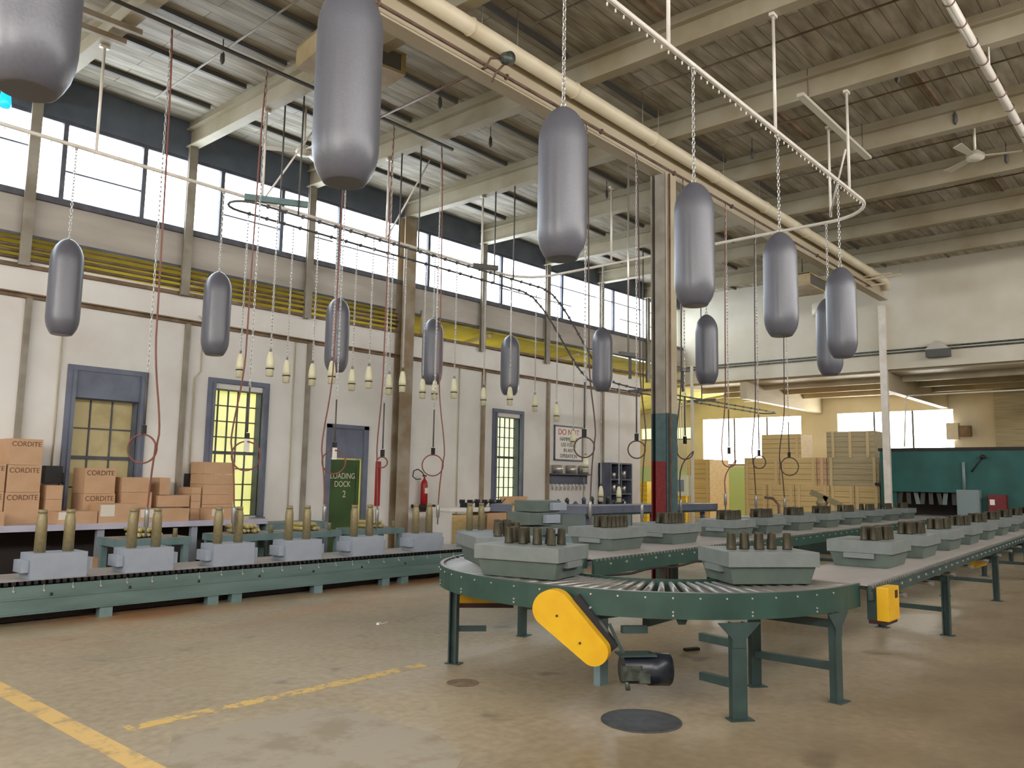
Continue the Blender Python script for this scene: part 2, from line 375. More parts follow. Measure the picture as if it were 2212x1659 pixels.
struct('wall_right', holes_wall(MB(), -8, XE+.3, 0, ZC, -4.8, -4.6, [(-7.5, XE, 5.6, 7.1)]), 'wall')
struct('wall_far', MB().box(XE, XE+.25, -4.6, YL+.2, 4.80, ZC), 'endwall')
# window rows
def row(n, x0, x1, z0, z1, y, pane, cuts, xcuts=(), rails=()):
    fr = MB(); fr.box(x0, x1, y-.03, y+.03, z0, z0+.06); fr.box(x0, x1, y-.03, y+.03, z1-.06, z1)
    for c in cuts: fr.box(c-.035, c+.035, y-.035, y+.035, z0, z1)
    for a, b, z in rails: fr.box(a, b, y-.02, y+.02, z-.012, z+.012)
    f = struct(f'window_{n}', fr, 'steelgrey')
    p = MB().box(x0, x1, y+.04, y+.05, z0, z1).build('pane', pane, f); return f
XC = []
for x in BX:
    XC += [x+.47, x+1.72] if abs(x-4.02) < .1 or x < 4 else [x+.65, x+1.9] if abs(x-6.495) < .1 else [x+.78]
row(1, -8, XE-.3, 5.84, 7.16, YL+.05, 'paneL', XC, rails=[(4.49, 5.72, 6.35), (-8, 4.0, 6.6), (7.15, 8.4, 6.32), (8.97, 9.6, 6.35), (9.75, 11.3, 6.32), (14.65, 16.3, 6.3), (16.4, 18.8, 6.75), (16.4, 17.6, 6.3), (18.9, 21.2, 6.75), (20.0, 21.2, 6.3), (21.4, 23.2, 6.75), (21.4, 23.2, 6.3)])
row(2, -7.5, XE, 5.6, 7.1, -4.7, 'paneR', [x for x in BX])
for n, (a, b) in enumerate(((-4, 1), (3, 9))):
    f = MB()
    for k in range(5): f.box(-8.06, -8.0, a+(b-a)*k/4-.04, a+(b-a)*k/4+.04, 4.2, 7.2)
    f = struct(f'window_{3+n}', f, 'steelgrey'); MB().box(-8.12, -8.1, a, b, 4.2, 7.2).build('pane', 'fillB', f)  # glowing fill panes added in the unseen back wall to brighten the hall
# piers of the side wall
for i, x in enumerate(BX):
    if x > 23: continue
    big = abs(x-11.445) < .1
    if big:
        m = MB(); m.box(x-.17, x+.17, YL-.24, YL-.215, 0, ZB); m.box(x-.17, x+.17, YL-.03, YL-.004, 0, ZB); m.box(x-.012, x+.012, YL-.215, YL-.03, 0, ZB)
        struct('steel_column', m, 'colbrown')
    else:
        m = MB(); m.box(x-.075, x+.075, YL-.14, YL-.12, 4.62, ZB); m.box(x-.01, x+.01, YL-.12, YL-.06, 4.62, ZB); m.box(x-.06, x+.06, YL-.066, YL-.05, 4.62, ZB)
        struct('steel_post', m, 'colgrey')
        if x < 21: struct('steel_post', MB().box(x+.10, x+.17, YL-.09, YL-.004, 0, 4.15), 'colbrown' if x > 12 else 'colgrey')
for x in (7.0, 9.15, 13.6, 18.5): struct('trim_4', MB().tube([(x-.35, YL-.03, 0), (x-.35, YL-.03, 4.15)], .012, 6), 'cream')
# roof beams, purlins
for i, x in enumerate(BX):
    if x > 22: continue
    for (y0, y1) in ((6.75, YL), (-4.6, 6.75)):
        m = MB(); m.box(x-.09, x+.09, y0, y1, ZB, ZB+.02); m.box(x-.1, x+.1, y0, y1, 7.56, 7.58); m.box(x-.008, x+.008, y0, y1, ZB+.02, 7.56)
        m.box(x-.045, x+.045, y0, y1, 7.58, ZC)
        struct('roof_beam', m, 'beam')
xs = [-8] + BX[:] + [XE]
for y in [YL-.9-1.12*k for k in range(6)]:
    m = MB()
    for a, b in zip(xs, xs[1:]):
        if b-a < .4: continue
        m.box(a+.16, b-.16, y-.025, y+.025, 7.65, ZC)
    struct('roof_purlin', m, 'pipedark')
for y in (5.2, 3.1, 1.1, -1.2, -3.5):
    m = MB()
    for k, (a, b) in enumerate(zip(xs, xs[1:])):
        if b-a < .4 or (k % 2 and y > 2): continue
        m.box(a+.16, b-.16, y-.03, y+.03, 7.66, ZC)
    struct('roof_purlin', m, 'rust')
for i, x in enumerate(BX):                # thin conduits halfway between the beams
    if 4 < x < 21: struct('ceiling_conduit', MB().tube([(x+1.24, -4.5, 7.6), (x+1.24, 6.5, 7.6)], .014, 6), 'rust')
# central girder with its big pipe
GY = 6.75
m = MB(); m.box(-8, XE-.6, GY-.11, GY+.11, 6.62, 6.645); m.box(-8, XE-.6, GY-.11, GY+.11, 7.22, 7.245); m.box(-8, XE-.6, GY-.012, GY+.012, 6.645, 7.22)
struct('roof_girder', m, 'cream')
t = MB().tube([(-8, 6.58, 7.06), (XE-1.1, 6.58, 7.06), (XE-.9, 6.58, 7.02), (XE-.84, 6.58, 6.84)], .105, 18)
for k in range(14): t.torus((-6+2.1*k, 6.58, 7.06), .108, .012, 'X', 16, 5)
tag(t.build('insulated_pipe', 'pipecream'), 'thick cream insulated pipe running beside the roof girder', 'pipe')
t = MB().tube([(-8, 6.60, 6.70), (21.5, 6.60, 6.70)], .022, 8)
for k in range(9): t.torus((3.1+2.1*k, 6.60, 6.70), .03, .014, 'X', 10, 5)
tag(t.build('air_pipe', 'pipebrown'), 'brown air pipe fixed along the lower flange of the roof girder', 'pipe')
t = MB().tube([(-8, 9.62, 7.19), (9.3, 9.62, 7.19)], .028, 8)
tag(t.build('air_pipe', 'pipedark'), 'dark air pipe hung under the roof beams above the low conveyor', 'pipe')
tag(MB().tube([(-3, 1.93, 6.9), (20, 2.0, 6.9)], .055, 14).build('white_pipe', 'pipewhite'), 'white pipe high under the roof at the edge of the picture, wrapped with wire', 'pipe')
wp = bpy.data.objects['white_pipe']
t = MB()
for k in range(22): t.torus((7.2+.55*k, 1.967, 6.9), .06, .008, 'X', 12, 5)
t.build('wire_wrap', 'pipebrown', wp)
for k in range(5):
    x = BX[4+k]; struct('pipe_hanger', MB().tube([(x, 1.965, 6.95), (x, 1.965, ZB)], .01, 6), 'pipewhite')
# columns of the girder
def girder_column(x, y, painted):
    h = .15; zt = 6.62
    def seg(z0, z1, mt_front, mt_rest):
        struct('steel_column', MB().box(x-h, x+h, y-h, y-h+.02, z0, z1), mt_front)
        struct('steel_column', MB().box(x-h, x+h, y+h-.02, y+h, z0, z1).box(x-.01, x+.01, y-h+.02, y+h-.02, z0, z1).box(x-h, x-h+.012, y-.14+.02, y+.07, z0, z1), mt_rest)
    if painted: seg(0, 1.92, 'colgreen', 'colred'); seg(1.92, 2.68, 'colgreen', 'colgreen'); seg(2.68, zt, 'cream', 'colgrey')
    else: seg(0, zt, 'cream', 'cream')
girder_column(11.35, 6.72, True)
struct('steel_column', MB().box(XE-.12, XE-.003, 6.88, 7.06, 0, 6.6), 'pipewhite')
tag(MB().tube([(11.24, 6.54, .1), (11.24, 6.54, 6.6)], .016, 8).build('conduit', 'pipebrown'), 'brown conduit running up the front of the red and green column', 'conduit')
# pipes lying in the open strip above the side wall
for z, yy, r in ((4.84, YL-.03, .028), (4.93, YL-.06, .026), (5.02, YL-.02, .026), (5.11, YL-.05, .014)):
    tag(MB().tube([(-8, yy, z), (11.3, yy, z)], r, 6).build('wall_pipe', 'rust'), f'thin pipe in the yellow strip above the white wall, {ORD[int((z-4.83)/.09)]} from below', 'pipe', 'pipes in the yellow strip')
tag(MB().box(12.0, 12.38, YL-.06, YL-.01, 4.78, 5.3).build('white_board', 'wallpanel'), 'small blank whitish board fixed over the yellow strip beside the tall stained column', 'board')

# lean-to corridor behind the side wall, sodium-lit
struct('ceiling', MB().prism([(YL+.12, 5.18), (19, 4.5), (19, 4.6), (YL+.12, 5.28)], -8, 31, Matrix(((0, 0, 1, 0), (1, 0, 0, 0), (0, 1, 0, 0), (0, 0, 0, 1)))), 'yellowlitceil')
for k in range(10): struct('ceiling_rafter', MB().prism([(YL+.25, 5.08), (19, 4.4), (19, 4.52), (YL+.25, 5.18)], -4+3.7*k, -3.9+3.7*k, Matrix(((0, 0, 1, 0), (1, 0, 0, 0), (0, 1, 0, 0), (0, 0, 0, 1)))), 'cream')
struct('wall_corridor', MB().box(-8, 31, 19, 19.2, 0, 5), 'wall')
for k in range(7): lamp('sodium_lamp', (-2+4.2*k, 15.2, 3.9), 22 if k < 4 else 30 if k < 5 else 18, (1.0, .88, .26), .25)
lamp('sodium_lamp', (25.6, 16.6, 3.6), 20, (1.0, .86, .22), .25)

# low bay beyond the end wall
XW = 30.0
def yz(px, x0y, x1y): pass
wa = (11.9, 15.95, 2.3, 4.15); wb = (6.75, 10.55, 2.5, 4.18); wc = (16.4, 18.9, 3.35, 3.85)
struct('wall_end', holes_wall(MB(), -4.6, 19, 0, 5.2, XW, XW+.2, [wa, wb, wc], 'Y'), 'endwall')
struct('trim_5', MB().box(XW-.02, XW, -4.6, 19, 0, 2.22), 'dado')
for n, (a, b, c, d) in enumerate((wa, wb, wc)):
    f = MB(); k = 3 if n < 2 else 2
    for q in range(1, k): f.box(XW+.03, XW+.07, a+(b-a)*q/k-.03, a+(b-a)*q/k+.03, c, d)
    f.box(XW+.02, XW+.08, a, b, c, c+.05)
    f = struct(f'window_{6+n}', f, 'steelgrey'); MB().box(XW+.09, XW+.1, a, b, c, d).build('pane', 'paneE' if n < 2 else 'paneP', f)
struct('ceiling', MB().box(XE+.25, XW+.2, -4.6, YL+.1, 4.75, 4.85), 'cream')
for y in (2.8, 7.0, 11.2): struct('roof_beam', MB().box(XE+.1, XW, y-.11, y+.11, 4.22, 4.75), 'cream')
for x in (25.0, 26.6, 28.2): struct('roof_beam', MB().box(x-.04, x+.04, -4.6, YL, 4.6, 4.75), 'cream')
struct('wall_right', MB().box(XE+.25, XW, -4.8, -4.6, 0, 4.8), 'endwall')
struct('wall_far', MB().box(XW-1.6, XW-.02, -4.6, XP(2148, 900, XW-1.6).y, 0, 4.75), 'crategrey')  # block whose colour stands for yellowish light on the wall
for z in (5.24, 5.32):
    tag(MB().tube([(XE-.04, -4.5, z), (XE-.04, 13.1, z)], .022, 8).build('wall_pipe', 'castgrey'), f'{"lower" if z < 5.3 else "upper"} thin grey pipe running level across the end wall', 'pipe', 'pipes across the end wall')
tag(MB().tube([(XE+1.2, -4.5, 4.17), (XE+1.2, 6.7, 4.17), (XE+1.2, 6.78, 4.1), (XE+.9, 6.78, 2.7)], .02, 8).build('bent_conduit', 'pipewhite'), 'pale conduit bending down beside the far white column', 'conduit')

# ================================================================== left wall fittings
def sash(n, r, label, pane, cols, rows_, top, header=None, fo=.12):
    x0, x1, z0, z1 = r; ft = z1+.1 if header is None else header
    f = MB(); y = YL-.05
    f.box(x0-fo, x0, y, YL+.02, z0-.08, ft).box(x1, x1+fo, y, YL+.02, z0-.08, ft).box(x0-fo, x1+fo, y, YL+.02, ft, ft+.08).box(x0-fo, x1+fo, y-.06, YL+.02, z0-.08, z0-.02)
    f.box(x0-.05, x0, y-.03, y, z0, ft).box(x1, x1+.05, y-.03, y, z0, ft)
    if header: f.box(x0, x1, y+.02, YL+.02, z1, header)
    w = struct(f'window_{n}', f, 'frameblue')
    g = MB().box(x0, x0+.015, YL+.021, YL+.17, z0, z1).box(x1-.015, x1, YL+.021, YL+.17, z0, z1).box(x0+.015, x1-.015, YL+.021, YL+.17, z1-.015, z1).box(x0+.015, x1-.015, YL+.021, YL+.17, z0, z0+.015)
    g.build('reveal', 'fascia', w)
    b = MB(); yb = YL+.17
    for k in range(cols+1): x = x0+(x1-x0)*k/cols; b.box(x-.01, x+.01, yb, yb+.03, z0, z1)
    zz = [z0 + (z1-z0)*k/rows_ for k in range(rows_+1)]
    for k, z in enumerate(zz): h = .028 if k == top else .01; b.box(x0, x1, yb-.005, yb+.03, z-h, z+h)
    b.build('window_frame', 'steelgrey', w); MB().box(x0, x1, yb+.03, yb+.04, z0, z1).build('pane', pane, w)
    return w
sash(20, w1, '', 'paneT', 3, 4, 2, 3.16)
sash(21, w2, '', 'paneY', 5, 8, 4)
sash(22, w3, '', 'paneP', 5, 9, 5)
# loading door
d = struct('door_1', MB().box(9.62, 9.72, YL-.05, YL+.02, 0, 2.62).box(10.52, 10.64, YL-.05, YL+.02, 0, 2.62).box(9.62, 10.64, YL-.05, YL+.02, 2.55, 2.63).box(9.72, 10.52, YL-.02, YL+.02, 1.96, 2.55), 'frameblue')
l = MB().box(9.75, 10.49, YL+.04, YL+.09, .02, 1.93); l.box(9.75, 9.83, YL+.025, YL+.04, .02, 1.93).box(10.41, 10.49, YL+.025, YL+.04, .02, 1.93).box(9.83, 10.41, YL+.025, YL+.04, 1.8, 1.93).box(9.83, 10.41, YL+.025, YL+.04, .8, .92)
l.build('door_leaf', 'doorgreen', d)
MB().box(10.49, 10.52, YL+.1, YL+.12, .02, 1.93).build('light_gap', 'slit', d)
MB().box(9.725, 9.745, YL+.1, YL+.12, .02, 1.3).build('light_gap', 'slit', d)
words('lettering', 'LOADING\nDOCK', .16, (10.07, YL+.018, 1.52), FACE_L, 'text', d, sx=.85)
words('lettering', '2', .19, (10.12, YL+.018, 1.24), FACE_L, 'text', d, sx=.9)
# instruction sign
s = thing('warning_sign', 'white framed sign telling people not to hammer or use force, on the long white wall', 'sign', (17.45, YL, 2.58))
MB().box(-.6, .6, -.03, -.005, -.45, .45).build('sign_board', 'tag', s)
MB().box(-.62, .62, -.045, -.004, .43, .47).box(-.62, .62, -.045, -.004, -.47, -.43).box(-.62, -.59, -.045, -.004, -.45, .45).box(.59, .62, -.045, -.004, -.45, .45).build('sign_frame', 'slate', s)
M['signred'] = mat('sign_red', (198, 60, 72), .5); M['signgrey'] = mat('sign_grey', (92, 92, 100), .5)
words('lettering', 'DO NOT', .22, (0, -.034, .29), FACE_L, 'signred', s, sx=1.05)
words('lettering', 'HAMMER OR\nUSE FORCE\nIN ANY\nOPERATION', .15, (0, -.034, -.12), FACE_L, 'signgrey', s, sx=.9, ls=1.0)
# red upright strip
tag(MB().box(10.88, 11.0, YL-.035, YL-.002, 1.0, 1.92).build('red_board', 'red', bevel=.004), 'narrow upright red board on the wall beside the loading door', 'board')
# fire extinguisher on its shelf
s = thing('fire_extinguisher', 'red fire extinguisher with coiled black hose standing on a dark wall shelf', 'fire extinguisher', (12.12, YL-.16, 1.02))
MB().lathe([(.07, 0), (.078, .01), (.078, .42), (.06, .5), (.025, .55), (.02, .6)], 18).build('cylinder', 'red', s)
MB().box(-.05, .05, -.083, -.074, .24, .36).build('label', 'label', s)
MB().obox((0, 0, .62), (.1, .03, .03)).tube([(0, 0, .62), (-.08, 0, .7), (-.2, 0, .76), (-.32, 0, .72), (-.34, 0, .6), (-.24, 0, .54), (-.1, 0, .55)], .012, 6).build('valve_and_hose', 'black', s)
tag(MB().box(11.9, 12.36, YL-.28, YL-.003, .955, 1.02).prism([(YL-.28, .955), (YL-.02, .955), (YL-.02, .86)], 11.95, 12.3, Matrix(((0, 0, 1, 0), (1, 0, 0, 0), (0, 1, 0, 0), (0, 0, 0, 1)))).build('wall_shelf', 'darkwood'), 'dark bracket shelf on the wall carrying the fire extinguisher', 'shelf')
# switch boxes on the wall
s = thing('switch_box', 'black switch box on the wall above the small cartons beside the papered window', 'switch box', (4.66, YL, 1.42))
MB().box(-.12, .12, -.14, -.003, 0, .26).build('box_body', 'black', s, bevel=.006); MB().box(.12, .16, -.1, -.06, .02, .16).tube([(.14, -.08, .04), (.17, -.1, -.02)], .012, 6).build('lever', 'black', s)
MB().tube([(0, -.03, .26), (.0, -.03, 2.72)], .012, 6).build('conduit', 'cream', s)
s = thing('switch_box', 'dark switch box behind the tall stack of flat cartons', 'switch box', (6.82, YL, 1.34))
MB().box(-.07, .09, -.12, -.003, 0, .26).build('box_body', 'black', s, bevel=.006); MB().tube([(0, -.03, .26), (0, -.03, 1.9), (.1, -.03, 2.02), (.1, -.03, 2.9), (.0, -.05, 2.98)], .012, 6).build('conduit', 'cream', s)
# tin shelf with hooks
s = thing('wall_rack', 'slate wall rack with a row of hooks under it, below the warning sign', 'rack', (17.45, YL, 1.5))
MB().box(-.86, .86, -.2, -.003, .24, .27).box(-.86, .86, -.03, -.003, 0, .24).build('rack_board', 'slate', s)
for k in range(9): MB().tube([(-.7+.175*k, -.035, .04), (-.7+.175*k, -.05, -.06), (-.68+.175*k, -.05, -.1)], .014, 5).obox((-.69+.175*k, -.05, -.13), (.04, .015, .07)).build('hook', 'tin', s)
for k, x in enumerate((16.85, 17.45, 18.0)):
    tag(MB().lathe([(.13, 0), (.13, .22), (.12, .22), (.115, .2)], 18).build('tin_can', 'tin', loc=(x, YL-.14, 1.775)), f'{ORD[k]} round tin on the slate rack counted from the window', 'tin', 'tins on the slate rack')
# steel shelving
s = thing('shelving', 'grey steel shelf unit full of small metal parts near the end of the long wall', 'shelf', (19.5, YL-.23, .0))
m = MB().box(-.65, -.6, -.2, .2, .0, 2.1).box(.4, .45, -.2, .2, 0, 2.1).box(-.65, .45, .17, .2, 0, 2.1); m.build('shelf_frame', 'slate', s)
for z in (.82, 1.22, 1.62, 2.07): MB().box(-.6, .4, -.2, .17, z, z+.04).build('shelf_board', 'slate', s)
MB().box(-.12, -.08, -.2, .17, .86, 2.07).build('divider', 'slate', s)
n = 0
for z in (.86, 1.26, 1.66):
    for x in (-.48, -.26, .06, .26):
        tag(MB().lathe([(.07, 0), (.08, .16+.03*(n % 3)), (.06, .18+.03*(n % 3))], 12).build('metal_canister', 'tin', loc=(19.5+x, YL-.26, z+.001)), f'metal canister in the steel shelf unit, {ORD[n % 4]} on its {("lowest", "middle", "top")[n//4]} shelf', 'canister', 'canisters in the steel shelf unit'); n += 1

# ================================================================== cartons and their table
TX0, TX1, TZ = -2.0, 7.78, .86
t = thing('packing_table', 'long pale lavender packing table along the white wall under the cartons', 'table', (0, 12.3, 0))
MB().box(TX0, TX1, 0, .95, TZ-.085, TZ).build('tabletop', 'tabletop', t, bevel=.004)
MB().box(TX0, TX1-.3, .90, .93, 0, TZ-.09).build('shade_panel', 'darkwood', t)  # dark sheet added for the shade under the table
for x in (-1.5, .9, 3.0, 5.07, 6.5, 7.6): MB().box(x-.05, x+.05, .05, .13, 0, TZ-.086).build('leg', 'greyleg', t)
def carton(x0, x1, z0, z1, y0, dep, text=None, lab=False, label='', mt='carton'):
    o = MB().box(0, x1-x0, 0, dep, 0, z1-z0).build('cardboard_box', mt, loc=(x0, y0, z0))
    tag(o, label, 'box', 'cartons on the packing table')
    MB().box(.0, x1-x0, dep*.46, dep*.54, z1-z0, z1-z0+.002).build('tape', 'cartondk', o)
    if text: words('stencil', text, .098*(x1-x0)/.42, ((x1-x0)/2, -.002, (z1-z0)-.075), FACE_L, 'stencil', o, sx=.92)
    if lab:
        MB().box(.02, .22, -.003, 0, (z1-z0)*.35, (z1-z0)*.95).build('paper_label', 'label', o)
    return o
def bx(px0, px1, y0): return YP(px0, 1080, y0).x, YP(px1, 1080, y0).x
F1, F2 = 12.36, 12.74
def c_px(px0, px1, z0, z1, row, **k):
    y0 = F1 if row == 0 else F2 if row == 1 else 12.9
    a, b = bx(px0, px1, y0); return carton(a, b-.006, z0, z1-.004, y0, .34 if row == 0 else .45 if row == 1 else .3, **k)
zc = [TZ, 1.30, 1.68, 2.05]
for i, nm in enumerate(('lowest', 'middle', 'topmost')):
    c_px(10+i, 86-i, zc[i], zc[i+1], 1, text='CORDITE', label=f'cardboard box stencilled CORDITE, {nm} in the tallest stack')
c_px(-66, 8, TZ, 1.31, 1, text='CORDITE', label='lower CORDITE box cut by the picture edge next to the tallest stack')
c_px(-66, 8, 1.31, 1.70, 1, text='CORDITE', label='upper CORDITE box cut by the picture edge next to the tallest stack')
c_px(-60, 14, TZ, 1.05, 0, label='low plain carton at the table front at the picture edge')
c_px(99, 135, TZ, 1.20, 1, label='lower of the two small cartons beside the tallest CORDITE stack')
c_px(99, 135, 1.20, 1.40, 1, label='upper of the two small cartons under the black switch box')
c_px(180, 249, TZ, 1.28, 1, text='CORDITE', label='lower CORDITE box of the stack in front of the papered window')
c_px(180, 247, 1.28, 1.66, 1, text='CORDITE', label='upper CORDITE box of the stack in front of the papered window')
c_px(262, 328, TZ, 1.30, 1, label='lower plain carton just past the window CORDITE stack')
c_px(261, 320, 1.30, 1.53, 1, label='upper plain carton just past the window CORDITE stack')
c_px(343, 366, 1.255, 1.53, 2, label='pale carton standing behind the hose at the window edge')
c_px(126, 214, TZ, 1.04, 0, lab=True, label='flat front carton with a white label before the tallest stack')
c_px(216, 301, TZ, 1.14, 0, lab=True, label='taller front carton with a white label before the window stack')
c_px(303, 411, TZ, 1.06, 0, lab=True, label='wide flat front carton with a white label behind the first hose')
c_px(341, 410, 1.065, 1.25, 1, label='flat carton resting on the wide labelled carton')
for i, (a, b) in enumerate(((TZ, 1.03), (1.03, 1.15), (1.15, 1.27), (1.27, 1.38))):
    c_px(413, 434, a, b, 1, label=f'small flat carton, {ORD[i]} from the table in the narrow pile')
for i, (a, b) in enumerate(((TZ, 1.1), (1.1, 1.26), (1.26, 1.43), (1.43, 1.60), (1.60, 1.80))):
    c_px(437, 504, a, b, 1, label=f'flat wide carton, {ORD[i]} from the table in the pile before the yellow window')
c_px(457, 526, TZ, 1.05, 0, lab=True, label='last front carton with a white label below the yellow window')
o = carton(YP(170, 1200, 11.95).x, YP(226, 1200, 11.95).x, 0, .40, 11.95, .3, label='open cardboard box standing on the floor under the packing table'); o['group'] = 'cartons'

# ================================================================== low conveyor
LY0, LY1, LZ = 9.50, 10.35, .45
lc = thing('low_conveyor', 'long low green roller conveyor carrying grey blocks with brass shells', 'conveyor', (0, 0, 0))
MB().box(-4, 13.5, LY0, LY0+.03, .12, .27).box(-4, 13.5, LY0+.012, LY0+.04, .27, .40).box(-4, 13.5, LY0-.012, LY0, .265, .28).box(-4, 13.5, LY0-.02, LY0, .11, .125).build('side_rail', 'greenlt', lc)
MB().box(-4, 13.5, LY1, LY1+.03, .12, .44).build('side_rail', 'greenlt', lc)
m = MB()
for k in range(245): m.box(-3.9+.071*k, -3.86+.071*k, LY0+.03, LY1-.0, .41, LZ-.004)
m.build('rollers', 'black', lc)['kind'] = 'stuff'
MB().box(-4, 13.5, LY0+.07, LY1-.03, LZ-.004, LZ).build('belt', 'belt', lc)
m = MB()
for k in range(60):
    x = -3.6+.29*k; m.lathe([(.011, 0), (.011, .02)], 8, m=Matrix.Translation((x, LY0-.0+.012, .345+.01*(k % 2))) @ Matrix.Rotation(PI/2, 4, 'X')); m.box(x-.003, x+.003, LY0+.004, LY0+.012, .345, .41)
m.build('bolts', 'bolt', lc)
m = MB()
for k in range(20): m.obox((-3.2+.83*k, LY0-.002, .30), (.02, .006, .03))
m.build('slots', 'black', lc)
for x in (-2.4, .2, 2.4, 4.02, 5.3, 5.62, 6.85, 8.05, 8.42, 9.7, 11.2, 12.8):
    MB().box(x-.07, x+.07, LY0-.0, LY0+.1, 0, .12).build('foot', 'bench', lc); MB().box(x-.07, x+.07, LY1-.08, LY1+.02, 0, .12).build('foot', 'bench', lc)
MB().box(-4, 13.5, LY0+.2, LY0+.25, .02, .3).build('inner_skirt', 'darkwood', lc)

def make_block(loc, rz, label, group):
    t = thing('shell_block', label, 'block', loc, rz, group)
    MB().box(0, .57, 0, .34, 0, .27).build('block_body', 'block', t, bevel=.002)
    MB().box(-.075, -.002, .05, .30, .07, .2).build('handle', 'block', t, bevel=.004); MB().box(.572, .645, .05, .30, .07, .2).build('handle', 'block', t, bevel=.004)
    return t
def make_casing(loc, rz, label, group):
    t = thing('brass_shell', label, 'shell', loc, rz, group)
    MB().lathe([(.058, 0), (.056, .32), (.052, .37), (.045, .40), (.044, .42)], 20).build('casing', 'brass', t)
    MB().lathe([(.045, .42), (.045, .46), (.038, .46), (.036, .43)], 20).build('rim', 'brass', t); return t
bxs = [2.15, 3.25, 4.24, 5.33, 6.38, 7.50, 8.72, 9.95, 11.1]
bdesc = ['at the very edge of the picture', 'with its near end beside the picture edge', 'in front of the open floor carton', 'in front of the first brass-laden bench', 'in front of the second brass-laden bench', 'in front of the loading door', 'next before the curved conveyor', 'behind the curved conveyor', 'furthest along behind the curved conveyor']
for i, x in enumerate(bxs):
    put(make_block, 'block', (x, LY0+.10, LZ), 0, f'grey wooden block on the low conveyor, {bdesc[i]}', 'blocks on the low conveyor')
    for q, dx in enumerate((.13, .42)):
        put(make_casing, 'casing', (x+dx, LY0+.27, LZ+.27), 0, f'tall brass shell, {"first" if q == 0 else "second"} on the grey block {bdesc[i]}', 'tall brass shells on the low conveyor')

# benches with brass shells lying on them
def make_bench(loc, rz, label, group):
    t = thing('work_bench', label, 'bench', loc, rz, group)
    MB().box(-1.05, 0, 0, .62, .60, .70).build('bench_top', 'bench', t, bevel=.004)
    MB().box(-1.04, -.01, .01, .61, .70, .706).build('steel_sheet', 'steel', t)
    for x, y in ((-.98, .05), (-.07, .05), (-.98, .57), (-.07, .57)): MB().box(x-.04, x+.04, y-.04, y+.04, 0, .60).build('leg', 'bench', t)
    return t
bench_x = [5.86, 7.40, 8.50, 9.88]
bn = ['nearest the cartons', 'below the yellow window', 'before the loading door', 'beside the stained column']
shellm = MB().lathe([(.020, 0), (.030, .02), (.036, .10), (.036, .30), (.028, .34), (.026, .40)], 14, m=Matrix.Rotation(-PI/2, 4, 'X')).me('brass_round', 'brasslt')
for i, x in enumerate(bench_x):
    put(make_bench, 'bench', (x, 11.2, 0), 0, f'grey-green work bench loaded with brass rounds, {bn[i]}', 'work benches behind the low conveyor')
    for k, (dx, dz) in enumerate([(-.72, 0), (-.64, 0), (-.56, 0), (-.48, 0), (-.40, 0), (-.68, .065), (-.60, .065), (-.52, .065), (-.44, .065)]):
        o = bpy.data.objects.new('brass_round', shellm); COL.objects.link(o); o.location = (x+dx, 11.26+.03*(k % 3), .743+dz); o.rotation_euler = (0, 0, .05*(k % 3))
        tag(o, f'bright brass round, {ORD[k % 5]} in the {"bottom" if k < 5 else "top"} layer on the bench {bn[i]}', 'shell', f'brass rounds on the bench {bn[i]}')
    tag(MB().lathe([(.035, 0), (.03, .1), (.032, .12)], 12).build('brass_cup', 'brass', loc=(x-.22, 11.26, .7065)), f'single dull brass cup standing on the bench {bn[i]}', 'cup')
t = thing('side_table', 'blue-green side table between the packing table and the loading door', 'table', (8.2, 12.35, 0))
MB().box(-.42, .85, 0, .6, .66, .78).build('tabletop', 'bench', t); MB().box(-.38, -.02, .05, .5, 0, .66).build('drawer_unit', 'tray', t); MB().box(.72, .8, .05, .5, 0, .66).build('leg', 'bench', t)

# vise bench near the extinguisher
t = thing('vise_bench', 'white-topped vise bench with wooden drawers beyond the stained column', 'bench', (12.0, 11.75, 0))
MB().box(-.42, 1.35, 0, .7, .93, 1.0).build('bench_top', 'tag', t); MB().box(-.40, -.36, .02, .68, 0, .93).build('side_panel', 'wall', t)
MB().box(-.35, .15, .03, .6, .1, .86).build('drawer', 'crate', t); MB().box(.2, .62, .03, .6, .1, .84).build('drawer', 'crategrey', t); MB().box(.7, 1.3, .03, .6, .1, .88).build('drawer', 'carton', t)
for k, x in enumerate((12.2, 12.65, 13.1)):
    s = thing('bench_vise', f'black bench vise with a slanted handle, {ORD[k]} from the extinguisher', 'vise', (x, 11.95, 1.0), .3, 'vises')
    MB().obox((0, 0, .05), (.12, .2, .1)).obox((0, -.1, .12), (.14, .06, .08)).obox((0, .08, .12), (.14, .06, .08)).build('jaws', 'motorblk', s); MB().tube([(-.15, -.16, .02), (.18, -.16, .17)], .014, 6).build('vise_handle', 'black', s)
tag(MB().box(0, .9, 0, .05, 0, .22).build('wooden_board', 'carton', loc=(13.36, 12.0, 1.0)), 'wooden board standing on edge beside the vise bench', 'board')
tag(MB().box(0, 1.0, 0, .6, 0, .999).build('wooden_cabinet', 'crate', loc=(13.36, 11.75, 0)), 'plain wooden cabinet next to the vise bench under the pale window', 'cabinet')
for k, (dx, h) in enumerate(((.1, .2), (.22, .12), (.32, .1))):
    tag(MB().lathe([(.035, 0), (.035, h*.5), (.008, h)], 10).build('glue_bottle', 'shell', loc=(14.0+dx, 12.3, 1.0)), f'small white nozzle bottle on the wooden cabinet, {ORD[k]} in the row', 'bottle', 'bottles')

